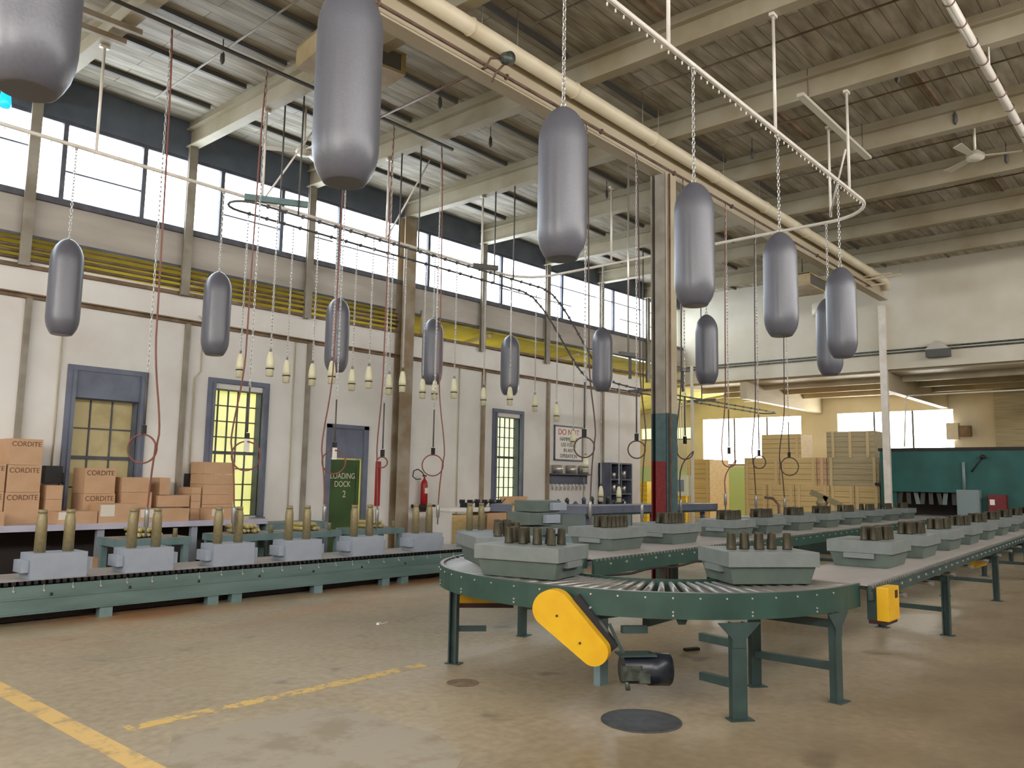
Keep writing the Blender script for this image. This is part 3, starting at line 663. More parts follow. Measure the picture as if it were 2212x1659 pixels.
# ================================================================== U-shaped conveyor
ZT = .82
def se(cx, cy, a, b, n, t):
    c, s_ = math.cos(t), math.sin(t); return (cx + a*math.copysign(abs(c)**(2/n), c), cy + b*math.copysign(abs(s_)**(2/n), s_))
TS = [math.radians(90+3*k) for k in range(61)]
outer = [se(6.8, 4.155, 2.0, 1.895, 2.2, t) for t in TS]; inner = [se(6.8, 4.0, 1.17, .93, 2.1, t) for t in TS]
cc = thing('curved_conveyor', 'curved green roller conveyor turning round in front of the hall', 'conveyor')
MB().ribbon(outer, .012, ZT-.175, ZT+.006).build('outer_rail', 'green', cc); MB().ribbon(inner, .012, ZT-.10, ZT+.004).build('inner_rail', 'green', cc)
m = MB(); m.ribbon([((a[0]-6.8)*.988+6.8, (a[1]-4.155)*.988+4.155) for a in outer], .045, ZT-.177, ZT-.165); m.ribbon([((a[0]-6.8)*.992+6.8, (a[1]-4.155)*.992+4.155) for a in outer], .03, ZT, ZT+.008)
m.build('rail_flange', 'steel', cc)
NR = 46
for k in range(NR):
    t = math.radians(91.5 + 177*k/(NR-1)); a = Vector((*se(6.8, 4.0, 1.18, .94, 2.1, t), ZT-.03)); b = Vector((*se(6.8, 4.155, 1.985, 1.88, 2.2, t), ZT-.03))
    MB().tube([a, b], [.020, .031], 12).build('roller', 'steel', cc)
m = MB()
for k in range(4, 58, 2):
    x, y = outer[k]; n2 = Vector((x-6.8, y-4.155, 0)).normalized()
    for dz in ((-.03,) if k % 6 else (-.03, -.125, -.15)):
        q = Vector((x, y, ZT+dz))+n2*.005; m.tube([q, q+n2*.008], .007, 8)
m.build('bolts', 'bolt', cc)
tag(cc, cc['label'], 'conveyor')
def leg_at(parent, x, y, zt, w=.085, rz=0, gus=False, m='greenleg'):
    c = Vector((x, y, 0)); b = MB(); b.obox((x, y, zt/2), (w, .012, zt), rz)
    R2 = Matrix.Rotation(rz, 3, 'Z'); o1 = R2 @ Vector((w/2-.006, .025, 0)); o2 = R2 @ Vector((-w/2+.006, .025, 0))
    b.obox((x+o1.x, y+o1.y, zt/2), (.012, .05, zt), rz); b.obox((x+o2.x, y+o2.y, zt/2), (.012, .05, zt), rz); b.obox((x, y, .004), (w+.06, .1, .008), rz)
    if gus: b.prism([(-.16, 0), (.16, 0), (.05, -.11), (.05, -.17), (-.05, -.17), (-.05, -.11)], 0, .012, Matrix.Translation((x, y, zt)) @ Matrix.Rotation(rz, 4, 'Z') @ Matrix.Rotation(PI/2, 4, 'X'))
    return b.build('leg', m, parent)
zb = ZT-.175
leg_at(cc, 5.37, 2.60, zb, .11, -.65, True); leg_at(cc, 6.33, 2.92, zb+.02, .085, -.65); leg_at(cc, 6.33, 2.27, zb, .10, -.1, True); leg_at(cc, 5.17, 5.16, zb, .075, 1.9); leg_at(cc, 6.58, 5.56, zb, .10, .2)
for z_ in (.56, .25): MB().bar((6.33, 2.92, z_), (6.33, 2.30, z_), .05, .055).build('cross_brace', 'greenleg', cc)
for z_ in (.50, .23): MB().bar((5.37, 2.64, z_), (5.43, 2.92, z_), .05, .055).build('cross_brace', 'greenleg', cc)
for z_ in (.60, .29): MB().bar((5.17, 5.2, z_), (5.40, 5.0, z_), .035, .045).build('cross_brace', 'greenleg', cc)
MB().bar((6.58, 5.56, .28), (6.95, 5.2, .28), .03, .03).build('cross_brace', 'greenleg', cc)
MB().bar((4.95, 3.72, zb-.06), (6.15, 3.35, zb-.03), .07, .05).bar((5.3, 3.3, zb-.08), (6.4, 3.3, zb-.05), .06, .05).build('under_frame', 'greenleg', cc)
MB().prism([(0, 0), (.09, 0), (.07, -.05), (.02, -.05)], 0, .02, Matrix.Translation((5.24, 3.02, zb)) @ Matrix.Rotation(-.7, 4, 'Z') @ Matrix.Rotation(PI/2, 4, 'X')).build('bracket', 'greenleg', cc)

def yr(x): return 2.20 + .052*(x-7.5)
def yq(x): return 4.93 + .045*(x-8.9)
def arm(label, f, w, x0, x1, legs, nm='straight_conveyor', light='green'):
    t = thing(nm, label, 'conveyor'); a, b = f(x0), f(x1)
    def strip(y0, y1, z0, z1): return [(x0, a+y0), (x1, b+y0), (x1, b+y1), (x0, a+y1)], z0, z1
    for (y0, y1) in ((0, .03), (w-.03, w)):
        m = MB(); m.prism(*strip(y0, y1, ZT-(.175 if light == 'green' else .12), ZT-.055)); m.prism(*strip(y0+.008, y1-.008 if y1 > .1 else y1, ZT-.055, ZT-.01)); m.build('side_rail', light, t)
    MB().prism(*strip(.035, w-.035, ZT-.012, ZT)).build('belt', 'belt', t)
    m = MB(); k = x0+.05
    while k < x1: m.box(k-.012, k+.012, f(k)+.0, f(k)+.03, ZT-.03, ZT-.004); k += .08
    m.build('roller_ends', 'steel', t)['kind'] = 'stuff'
    m = MB(); k = x0+.3
    while k < min(x1, 22): m.box(k-.012, k+.012, f(k)-.012, f(k), ZT-.075, ZT-.055); k += .32
    m.build('bolts', 'bolt', t)
    for i, x in enumerate(legs):
        for y in (f(x)+.06, f(x)+w-.1): leg_at(t, x, y, ZT-.18, .08, PI/2 if i else PI/2, False)
        MB().bar((x, f(x)+.06, .27), (x, f(x)+w-.1, .27), .03, .05).bar((x, f(x)+.02, .6), (x, f(x)+w-.04, .6), .04, .05).build('cross_brace', 'greenleg', t)
    return t
ra = arm('straight belt conveyor leading away from the yellow switch box side of the curve', yr, .83, 6.8, 25.5, [9.95, 13.45, 17, 20.5], light='greenleg')
qa = arm('straight belt conveyor behind, passing the red and green column', yq, .92, 6.8, 25.5, [11.2, 14.8, 18.5])
for k in range(9):   # return rollers under the near arm
    x = 8.0+1.15*k; MB().tube([(x, yr(x)+.03, .62), (x+.32, yr(x)+.55, .62)], .022, 8).build('return_roller', 'steel', ra)
MB().tube([(6.95+.3*k, 4.86+.01*k, .645-.03*math.sin(k*.9)**2) for k in range(14)], .014, 6).build('cable', 'black', qa)
tag(MB().box(0, .13, 0, .05, .0, .65).build('floor_post', 'bench', loc=(8.9, 5.35, 0)), 'short grey-green post under the rear belt conveyor', 'post')

# yellow boxes
s = thing('switch_box', 'yellow switch box hanging where the curve meets the straight belt', 'switch box', (6.86, 2.06, .54))
MB().box(0, .28, 0, .09, 0, .26).build('box_body', 'yellow', s, bevel=.006); MB().box(.17, .23, -.004, 0, .17, .23).build('window', 'darkred', s); MB().box(.02, .28, .02, .16, -.03, 0).build('mount', 'darkred', s); MB().box(.02, .08, .09, .17, .0, .24).build('mount', 'greenleg', s)
s = thing('belt_guard', 'small yellow belt guard under the far side of the curve', 'guard', (5.36, 5.05, .46))
MB().obox((.1, .1, .07), (.5, .08, .08), -.75).build('guard_cover', 'yellow', s); MB().obox((.12, .08, .01), (.56, .09, .04), -.75).build('guard_base', 'darkred', s)
s = thing('belt_guard', 'yellow belt guard low between the two straight conveyors', 'guard', (10.9, 4.70, .42)); MB().box(0, .5, 0, .12, 0, .16).build('guard_cover', 'yellow', s); MB().box(.6, .95, 0, .25, -.1, .15).build('motor', 'motorblk', s)
s = thing('belt_guard', 'yellow belt guard under the near straight conveyor at the picture edge', 'guard', (14.3, 3.0, .36)); MB().box(0, .8, 0, .12, 0, .2).build('guard_cover', 'yellow', s)

# drive unit: yellow guard and motor
nrm = Vector((-.93, -.37, 0)).normalized(); P0 = Vector((4.66, 3.69, .6))
def onp(x, y, off=0):
    r = ray(x, y); return CAM + r*(((P0+nrm*off-CAM).dot(nrm))/r.dot(nrm))
du = thing('drive_unit', 'yellow slanted belt guard with a black motor under the curved conveyor', 'motor drive', (P0.x, P0.y, 0))
def local(o): o.location = (-P0.x, -P0.y, 0); return o
cA, rA, cB, rB = (1191, 1315), 41, (1284, 1410), 30
ax = math.atan2(cB[1]-cA[1], cB[0]-cA[0]); be = math.acos((rA-rB)/math.hypot(cB[0]-cA[0], cB[1]-cA[1]))
poly = [(cA[0]+rA*math.cos(ax+be+(2*PI-2*be)*k/16), cA[1]+rA*math.sin(ax+be+(2*PI-2*be)*k/16)) for k in range(17)] + [(cB[0]+rB*math.cos(ax-be+2*be*k/12), cB[1]+rB*math.sin(ax-be+2*be*k/12)) for k in range(13)]
bm = bmesh.new(); A_ = [bm.verts.new(onp(*p)) for p in poly]; B_ = [bm.verts.new(onp(*p)-nrm*.10) for p in poly]
bm.faces.new(A_); bm.faces.new(B_[::-1])
for i in range(len(poly)): bm.faces.new((A_[i], B_[i], B_[(i+1) % len(poly)], A_[(i+1) % len(poly)]))
mb = MB(); mb.bm.free(); mb.bm = bm; local(mb.build('belt_cover', 'yellow', du))
m = MB()
for p in ((1203, 1330), (1253, 1389)): q = onp(*p); m.tube([q, q+nrm*.012], .008, 8)
local(m.build('cover_bolts', 'darkred', du))
qa_, qb_ = onp(1215, 1310), onp(1300, 1425)
local(MB().bar(qa_-nrm*.12, qb_-nrm*.12, .06, .24).build('shadow_plate', 'motorblk', du))  # coloured black to stand for the shadow behind the cover
mt = onp(1335, 1452)-nrm*.12; ed = Vector((.26, -.22, -.01))
local(MB().tube([mt, mt+ed*.55, mt+ed*.56, mt+ed], [.098, .104, .112, .112], 24).build('motor_body', 'motorblk', du))
local(MB().tube([mt+ed, mt+ed*1.02], .106, 24).build('motor_end', 'black', du))
local(MB().obox(tuple(mt+ed*.25+nrm*.08+Vector((0, 0, -.01))), (.13, .06, .10), -.7).obox(tuple(mt+ed*.5+nrm*.07+Vector((0, 0, -.03))), (.08, .08, .09), -.7).tube([mt+ed*.15+nrm*.07+Vector((0, 0, -.06)), mt+ed*.18+nrm*.07+Vector((0, 0, -.13))], .018, 8).build('gearbox', 'castgrey', du))
local(MB().obox(tuple(mt+ed*.3+Vector((0, 0, .1))), (.26, .16, .012), -.7).bar(mt+ed*.1+Vector((0, 0, .06)), mt-ed*.3+Vector((.02, 0, .3)), .022).bar(onp(1310, 1330)-nrm*.15, onp(1395, 1320)-nrm*.5, .05).bar(onp(1330, 1370)-nrm*.2, onp(1380, 1375)-nrm*.3, .05).build('motor_bracket', 'greenleg', du))
local(MB().box(5.43, 5.54, 3.80, 3.86, 0, .62).build('support_post', 'bench', du))

# ================================================================== trays and cups
def make_tray(loc, rz, label, group):
    t = thing('parts_tray', label, 'tray', loc, rz, group)
    b = MB(); v = []
    for z, dx, dy in ((0, .325, .245), (.135, .358, .278)): v.append([b.bm.verts.new((sx*dx, sy*dy, z)) for sx, sy in ((-1, -1), (1, -1), (1, 1), (-1, 1))])
    b.bm.faces.new(v[0][::-1]); b.bm.faces.new(v[1])
    for i in range(4): b.bm.faces.new((v[0][i], v[0][(i+1) % 4], v[1][(i+1) % 4], v[1][i]))
    b.build('tapered_base', 'traybase', t, bevel=.006)
    MB().box(-.38, .38, -.30, .30, .135, .25).build('slab', 'tray', t, bevel=.005)
    for s_ in (-1, 1): MB().box(min(s_*.345, s_*.392), max(s_*.345, s_*.392), -.14, .14, .085, .134).build('grip', 'tray', t, bevel=.003)
    return t
cupm = MB().lathe([(.039, 0), (.038, .01), (.031, .126), (.032, .131), (.028, .131), (.024, .11)], 16).me('brass_cup', 'cup')
NCUP = [0]
def tray(cx, cy, rz, desc, cups, group='trays on the curved line'):
    put(make_tray, 'tray', (cx, cy, ZT+.001), rz, f'grey tapered tray {desc}', group)
    rows_ = sorted({round(v, 1) for u, v in cups})
    seen_ = {}
    for (u, v) in sorted(cups):
        rw = 'near' if v < -.02 - (.06 if len(cups) == 9 and v > -.06 and False else 0) else 'far'; seen_[rw] = seen_.get(rw, 0)+1
        c, s_ = math.cos(rz), math.sin(rz); o = bpy.data.objects.new('brass_cup', cupm); COL.objects.link(o)
        o.location = (cx+u*c-v*s_, cy+u*s_+v*c, ZT+.2515); o.rotation_euler = (0, 0, random.uniform(0, 6)); NCUP[0] += 1
        tag(o, f'{ORD[seen_[rw]-1]} dark cup of the {rw} row, tray {desc}', 'cup', f'cups on the tray {desc}')
def center(nx, ny, a, L=.38, Wd=.30):     # near corner to centre
    c, s_ = math.cos(a), math.sin(a); return nx+c*L-s_*Wd, ny+s_*L+c*Wd
two = [(-.24+.12*k, -.05+.03*(k % 2)) for k in range(5)] + [(-.18+.12*k, .09) for k in range(4)]
one = [(-.22+.11*k, -.10) for k in range(5)] + [(-.2+.13*k, .05) for k in range(4)]
a_ = math.radians(103); x, y = 5.05+.38*math.cos(a_)+.30*math.sin(a_), 3.93+.38*math.sin(a_)-.30*math.cos(a_); tray(x, y, a_, 'above the slanted yellow guard', one)
x, y = center(5.88, 2.92, -.68); tray(x, y, -.68, 'on the steel rollers over the fixed leg', two)
tray(5.85, 5.30, 1.0, 'half hidden at the far turn', [(-.25, -.12), (-.25, -.03), (-.17, -.12), (.1, -.14), (.1, -.05), (.19, -.14), (-.25, .06), (.19, -.05)])
clus = [(-.22+.085*i, -.10+.085*j) for i in range(3) for j in range(2)] + [(.05+.085*i, -.14+.085*j) for i in range(3) for j in range(2)]
for k, nx in enumerate([8.17, 9.62, 11.1, 12.5, 13.95, 15.4, 16.9, 18.4, 19.9, 21.4]):
    a = math.radians(3); x, y = center(nx, yr(nx)+.17, a)
    tray(x, y, a, f'on the near belt, {ORD[k]} after the curve', clus if k < 5 else clus[:8], 'trays on the near belt')
rowc = [(-.26+.088*k, -.12) for k in range(6)] + [(-.2+.088*k, .02) for k in range(5)]
for k, nx in enumerate([7.61, 9.07, 10.9, 12.15, 13.6, 15.05, 16.55, 18.05, 19.5, 21.0]):
    a = math.radians(2); x, y = center(nx, yq(nx)+.30, a)
    tray(x, y, a, f'on the rear belt, {ORD[k]} after the curve', rowc if k < 6 else rowc[:8], 'trays on the rear belt')

# stack of grey blocks behind the curve
sb = [(8.95, 7.45, .80, .13, 0), (8.90, 7.45, .96, .17, .0), (9.05, 7.45, 1.14, .16, .0)]
tag(MB().box(0, 1.2, 0, .6, 0, .79).build('low_stand', 'bench', loc=(8.8, 7.3, 0)), 'plain grey-green stand carrying the piled grey blocks', 'stand')
for k, (x, y, z, h, r) in enumerate(sb):
    t = thing('grey_block', f'grey block, {("lowest", "middle", "topmost")[k]} of the pile behind the curve', 'block', (x, y, z), 0, 'piled grey blocks')
    MB().box(0, .75-.1*k, 0, .42, 0, h).build('block_body', 'traybase', t, bevel=.01); MB().box(.3, .62, -.07, -.002, .02, h-.03).build('handle', 'block', t, bevel=.004)
# slate trough behind the column
t = thing('long_trough', 'long slate-blue trough with a tapered end passing behind the column', 'trough', (12.4, 9.0, 0))
MB().prism([(0, 0), (5.2, 0), (5.2, .7), (1.6, .7), (-.4, 1.9), (-.8, 1.7)], .98, 1.12).build('trough_body', 'slate', t); MB().prism([(0, .03), (5.2, .03), (5.2, .6), (1.5, .6)], .94, .98).build('underside', 'greenleg', t)
for x in (.4, 2.7, 4.9): MB().box(x-.04, x+.04, .2, .28, 0, .94).build('leg', 'slate', t)
# cluttered bench below the rack
t = thing('assembly_bench', 'grey bench crowded with small apparatus below the slate rack', 'bench', (15.6, 12.0, 0))
MB().box(0, 3.2, 0, .85, .82, .9).build('bench_top', 'slate', t); MB().box(.1, 3.1, .1, .8, 0, .82).build('cabinet_base', 'greybox', t)
for k in range(9):
    x = 15.78+.35*k; h = .1+.16*random.random(); s = MB()
    s.obox((0, 0, .03), (.16, .16, .06)).lathe([(.05, .06), (.05, h), (.07, h+.01), (.02, h+.08)], 12)
    tag(s.build('press_fixture', random.choice(['castgrey', 'tin', 'slate']), loc=(x, 12.3, .9)), f'{ORD[k]} small metal press fixture on the crowded bench', 'fixture', 'fixtures on the crowded bench')

# ================================================================== overhead bomb track
Z5 = 5.77
def loop(x0, x1, y0, y1, r, z, n=8):
    pts = []
    for cx, cy, a0 in ((x1-r, y0+r, -PI/2), (x1-r, y1-r, 0), (x0+r, y1-r, PI/2), (x0+r, y0+r, PI)):
        for k in range(n+1): a = a0+PI/2*k/n; pts.append((cx+r*math.cos(a), cy+r*math.sin(a), z))
    return pts
BT = loop(-4.5, 12.75, 3.78, 10.9, .75, Z5, 10)
tr = thing('overhead_track', 'large white loop of overhead track carrying the grey bomb casings', 'track')
MB().tube(BT, .026, 10, closed=True).build('rail', 'pipewhite', tr)
m = MB()
for k in range(125): m.tube([(-4+.13*k, 3.80, Z5-.03), (-4+.13*k, 3.80, Z5-.065)], .008, 6)
for k in range(60): m.tube([(-3+.26*k, 10.88, Z5-.03), (-3+.26*k, 10.88, Z5-.06)], .008, 6)
m.build('chain_pins', 'pipewhite', tr)['kind'] = 'stuff'
for (x, y) in [(b, 3.78) for b in (4.02, 6.495, 8.97, 11.5)] + [(12.54, 4.42)] + [(b, 10.9) for b in (4.05, 6.5, 8.97, 11.42)] + [(12.6, 8.6)]:
    MB().tube([(x, y, Z5), (x, y, ZB)], .02, 8).box(x-.06, x+.06, y-.03, y+.03, ZB-.04, ZB-.002).build('hanger_rod', 'pipewhite', tr)
for a, b in (((12.5, 4.42, Z5+.02), (11.6, 3.85, 6.42)), ((8.97, 10.9, Z5), (9.4, 10.3, 7.2)), ((6.5, 10.9, Z5), (7.2, 10.4, ZB))): MB().tube([a, b], .014, 6).build('brace', 'pipewhite', tr)
# second, narrow rail for the small shells
def lane(y, flip=1):
    p = [(x, y, 5.4) for x in [5.95+.585*k for k in range(11)]]
    for k in range(9): t = k/8; p.append((12.3+2.6*t, y, 5.4-1.65*(3*t*t-2*t*t*t)))
    p += [(15.5+1.0*k, y, 3.72) for k in range(9)]; return p
A1, A2 = lane(10.05), lane(10.55)
end1 = [(5.95-.3*math.sin(a), 10.30+.25*math.cos(a), 5.4) for a in [PI*k/8 for k in range(1, 8)]]
end2 = [(23.5+.15*math.sin(a), 10.30-.25*math.cos(a), 3.72) for a in [PI*k/6 for k in range(1, 6)]]
nt_ = thing('shell_rail', 'narrow double overhead rail carrying the small cream shells and dipping at its far end', 'track')
MB().tube(A1+end2+A2[::-1]+end1, .018, 8, closed=True).build('rail', 'pipedark', nt_)
m = MB()
for A in (A1, A2):
    for p, q in zip(A, A[1:]):
        for u in (.25, .75): c = Vector(p).lerp(Vector(q), u); m.obox(tuple(c), (.03, .05, .05))
m.build('rail_clips', 'steelgrey', nt_)
for x in (6.6, 8.97, 11.42): MB().tube([(x, 10.05, 5.4), (x, 10.05, ZB)], .014, 6).tube([(x, 10.55, 5.4), (x, 10.55, ZB)], .014, 6).build('hanger_rod', 'pipedark', nt_)
for x in (16.6, 19.5): MB().tube([(x, 10.4, 3.8), (x, 10.4, ZB)], .014, 6).box(x-.04, x+.04, 10.0, 10.8, 3.74, 3.8).build('hanger_rod', 'pipedark', nt_)
tag(MB().obox((0, 0, 0), (.9, .06, .09), -.5).build('strip_bracket', 'bench', loc=(6.35, 10.25, 5.6)), 'grey slanted bracket plate above the turn of the narrow rail', 'bracket')
tag(MB().obox((0, 0, 0), (.5, .06, .09), -.5).build('strip_bracket', 'pipedark', loc=(10.9, 10.3, 5.58)), 'dark slanted bracket plate midway along the narrow rail', 'bracket')

def chain_me(L, pitch, r, w, name):
    m = MB(); n = int(L/pitch)
    for k in range(n):
        z = L-pitch*(k+.5); a = 0 if k % 2 else PI/2; pts = []
        for j in range(8): t = 2*PI*j/8; u = math.cos(t)*w; pts.append((u*math.cos(a), u*math.sin(a), z+math.sin(t)*pitch*.68))
        m.tube(pts, r, 5, closed=True)
    return m.me(name, 'chain')
BP = [(1.16, 3.97), (2.78, 3.78), (4.86, 3.78), (6.97, 3.78), (9.02, 3.78), (11.02, 3.78), (12.72, 4.56), (12.80, 6.72), (12.72, 8.88), (12.33, 10.9), (10.16, 10.9), (8.01, 10.9), (5.87, 10.9), (3.81, 10.9)]
BL = ['cut off by the upper picture corner', 'largest whole one before the roof heater', 'hanging before the cream roof girder', 'hanging beside the painted column', 'beyond the column under the diagonal track', 'nearest the far white column', 'half hidden behind another near the white column', 'small, below a larger one past the painted column', 'small, just before the painted column', 'over the pale window', 'just past the stained wall column', 'above the loading door panel', 'above the tall yellow window', 'above the papered window']
def make_bomb(loc, rz, label, group):
    t = thing('bomb_casing', label, 'bomb', loc, rz, group)
    prof = [(.112, 0), (.124, .006), (.150, .045), (.172, .09), (.188, .15), (.1945, .21), (.195, .27), (.195, .92), (.193, .98), (.184, 1.035), (.166, 1.09), (.14, 1.14), (.107, 1.183), (.07, 1.215), (.035, 1.235), (.014, 1.24)]
    b = MB().lathe(prof, 40).build('bomb_body', 'bomb', t)
    MB().torus((0, 0, 1.262), .022, .007, 'X', 12, 6).build('eyebolt', 'chain', t)
    o = bpy.data.objects.new('chain', chain_me(1.15, .042, .0055, .014, 'chain')); COL.objects.link(o); o.parent = t; o.location = (0, 0, 1.28)
    MB().tube([(0, 0, 2.42), (0, 0, 2.445)], .02, 8).build('hook', 'chain', t)
    return t
for (x, y), l in zip(BP, BL): put(make_bomb, 'bomb', (x, y, 3.30), 0, f'smooth grey bomb casing, {l}', 'grey bomb casings on the overhead track')
SP = [(516, 835, 1), (581, 833, 0), (617, 841, 1), (673, 839, 1), (715, 845, 0), (759, 851, 1), (795, 855, 0), (839, 860, 1), (868, 861, 0), (912, 863, 1), (938, 872, 1), (980, 868, 0), (1044, 876, 1), (1101, 882, 0), (1155, 887, 1)]
SL = ['over the yellow window frame']
smesh = {}
def make_shell(Lc):
    def f(loc, rz, label, group):
        t = thing('cream_shell', label, 'shell', loc, rz, group)
        MB().lathe([(.052, 0), (.052, .09), (.058, .095)], 18).build('shell_base', 'shell', t)
        MB().lathe([(.060, .095), (.060, .112)], 18).build('dark_band', 'black', t)
        MB().lathe([(.058, .112), (.058, .17), (.05, .25), (.036, .32), (.022, .345)], 18).build('shell_body', 'shell', t)
        MB().torus((0, 0, .368), .02, .006, 'X', 10, 5).build('ring', 'pipedark', t)
        o = bpy.data.objects.new('chain', chain_me(Lc, .05, .005, .013, 'shell_chain')); COL.objects.link(o); o.parent = t; o.location = (0, 0, .385); MB().tube([(0, 0, .36+Lc), (0, 0, .40+Lc)], .012, 6).build('hook', 'chain', t)
        return t
    return f
for i, (px, py, ln) in enumerate(SP):
    Y = 10.05 if ln == 0 else 10.55; p = YP(px, py, Y)
    put(make_shell(2.03), 'sA', (p.x, Y, 2.98), 0, f'small cream shell on a thin chain, {ORD[i]} counting from the yellow window', 'small cream shells on the narrow rail')
for i, (px, py, Y, z) in enumerate(((1202, 910, 10.05, 2.62), (1238, 965, 10.55, 2.30), (1265, 1020, 10.05, 1.75))):
    p = YP(px, py, Y); zr = next((a[2]+(b[2]-a[2])*(p.x-a[0])/(b[0]-a[0]) for a, b in zip(A1, A1[1:]) if a[0] <= p.x <= b[0]), 3.72)
    t = make_shell(max(.3, zr-p.z-.41))((p.x, Y, p.z), 0, f'small cream shell hanging low before the warning sign, {ORD[i]} one downwards', 'small cream shells on the narrow rail')
for i, (px, Y) in enumerate(((1298, 10.55), (1337, 10.05))):
    p = YP(px, 1082, Y); make_shell(3.72-1.14-.41)((p.x, Y, 1.14), 0, f'small cream shell hanging lowest, before the steel shelf unit, {("nearer", "further from")[i]} the sign', 'small cream shells on the narrow rail')

# ================================================================== air hoses with hanging tools
def hose(x, y, zt, zloop, label, zend=.85, dirx=(.66, -.75), R_=.17, mt='hose', tagw=False, cord=True, zcord=None, full=True, side=1):
    t = thing('air_hose', label, 'hose', (x, y, 0)); d = Vector((dirx[0], dirx[1], 0))
    top = Vector((0, 0, zt)); pts = [top]
    off = d*(R_*1.5*side)
    n = 8
    for k in range(1, n): pts.append(off*(k/n)**.5*.3 + Vector((0, 0, zt-(zt-zloop-.5)*k/n)))
    c = Vector((0, 0, zloop))
    # comes down, swings round a full circle and drops to the tool
    a0 = 0.25
    pts.append(d*(R_*1.15*side)+Vector((0, 0, zloop+.25)))
    K = 22
    for k in range(K+1):
        a = a0-2*PI*k/K*1.0 if full else a0-PI*1.1*k/K
        pts.append(c+d*(math.cos(a)*R_*side)+Vector((0, 0, math.sin(a)*R_))+Vector((-.75, -.66, 0))*.02*k/K)
    pts.append(d*(R_*.75*side)+Vector((0, 0, zloop-.25)))
    pts.append(d*(R_*.62*side)+Vector((0, 0, zend+.3)))
    for _ in range(2): pts = [pts[0]] + [q for a, b in zip(pts, pts[1:]) for q in (a.lerp(b, .25), a.lerp(b, .75))] + [pts[-1]]
    MB().tube(pts, .011, 6).build('hose_line', mt, t)
    e = d*(R_*.62*side)
    MB().tube([e+Vector((0, 0, zend+.34)), e+Vector((0, 0, zend+.30)), e+Vector((0, 0, zend+.12)), e+Vector((0, 0, zend+.1)), e+Vector((0, 0, zend))], [.012, .026, .026, .014, .010], 10).build('air_tool', 'toolgrey', t)
    if cord:
        zc_ = zcord or zloop+.9
        o = bpy.data.objects.new('chain', chain_me(zt-zc_, .06, .0045, .012, 'cord_chain')); COL.objects.link(o); o.parent = t; o.location = (0, 0, zc_)
        MB().tube([(0, 0, zc_), (0, 0, zloop+R_+.12)], .012, 6).build('balancer_rod', 'pipedark', t)
        MB().obox((0, 0, zloop+R_+.05), (.05, .04, .12)).build('clamp', 'black', t)
    if tagw: MB().obox(tuple(Vector((-.01, -.02, zloop+R_-.05))), (.075, .008, .17)).build('paper_tag', 'tag', t)
    return t
Yh = 9.62
def hx(px, z, Y): # x on line Y at height z seen at px
    lo, hi = 0, 40
    for _ in range(50):
        mid = (lo+hi)/2; v = Vector((mid, Y, z))-CAM
        if 1106+F_PX*v.dot(RT)/v.dot(FW) < px: lo = mid
        else: hi = mid
    return lo
hose(hx(308, 1.9, Yh), Yh, 7.19, 1.88, 'red-brown air hose looping in front of the CORDITE cartons', .86, side=1)
hose(hx(532, 1.9, Yh), Yh, 7.19, 1.84, 'air hose with a white paper tag looping before the yellow window', .86, tagw=True, side=-1, R_=.19)
hose(hx(722, 1.9, Yh), Yh, 7.19, 1.80, 'air hose with a white paper tag looping before the loading door', .86, tagw=True, side=-1)
hose(hx(826, 1.9, Yh), Yh, 7.19, 1.82, 'air hose looping beside the narrow red board', .8, R_=.08, side=-1)
hose(hx(935, 1.9, Yh), Yh, 7.19, 1.80, 'air hose looping near the fire extinguisher', .86, side=1, R_=.17)
hose(hx(1262, 2.0, 6.6), 6.6, 6.70, 2.05, 'dark air hose looping across the warning sign', 1.0, mt='hosedk', side=1, R_=.14)
hose(hx(1375, 2.0, 6.6), 6.6, 6.70, 2.07, 'dark air hose looping at the end of the long wall beside the column', .95, mt='hosedk', side=1, R_=.13)
hose(hx(1480, 2.0, 6.6), 6.6, 6.70, 2.1, 'dark hose bending over a hook just past the red and green column', 1.0, mt='hosedk', side=-1, R_=.13, full=False)
hose(hx(1575, 2.0, 6.6), 6.6, 6.70, 2.0, 'air hose hanging before the bright end window', 1.1, mt='hose', side=-1, R_=.12, full=False)
hose(hx(1640, 2.0, 6.6), 6.6, 6.70, 2.0, 'air hose with a small loop before the wooden crates', 1.05, mt='hosedk', side=-1, R_=.12)
hose(hx(1705, 2.0, 6.6), 6.6, 6.70, 1.95, 'air hose with a large loop before the wooden crates', 1.0, mt='hosedk', side=-1, R_=.18)
for px, zt in ((1357, 3.55), (1472, 3.5)):
    x = hx(px, 3.5, 6.86); t = thing('tool_hanger', f'grey rod with a dark cross bar {"in front of" if px < 1400 else "just past"} the painted column', 'hanger', (x, 6.86, 0))
    MB().tube([(0, 0, zt), (0, 0, 6.62)], .014, 6).build('rod', 'tin', t); MB().obox((0, 0, zt), (.34, .06, .06), -.3).obox((.05, 0, zt-.2), (.035, .035, .35)).build('cross_bar', 'pipedark', t)

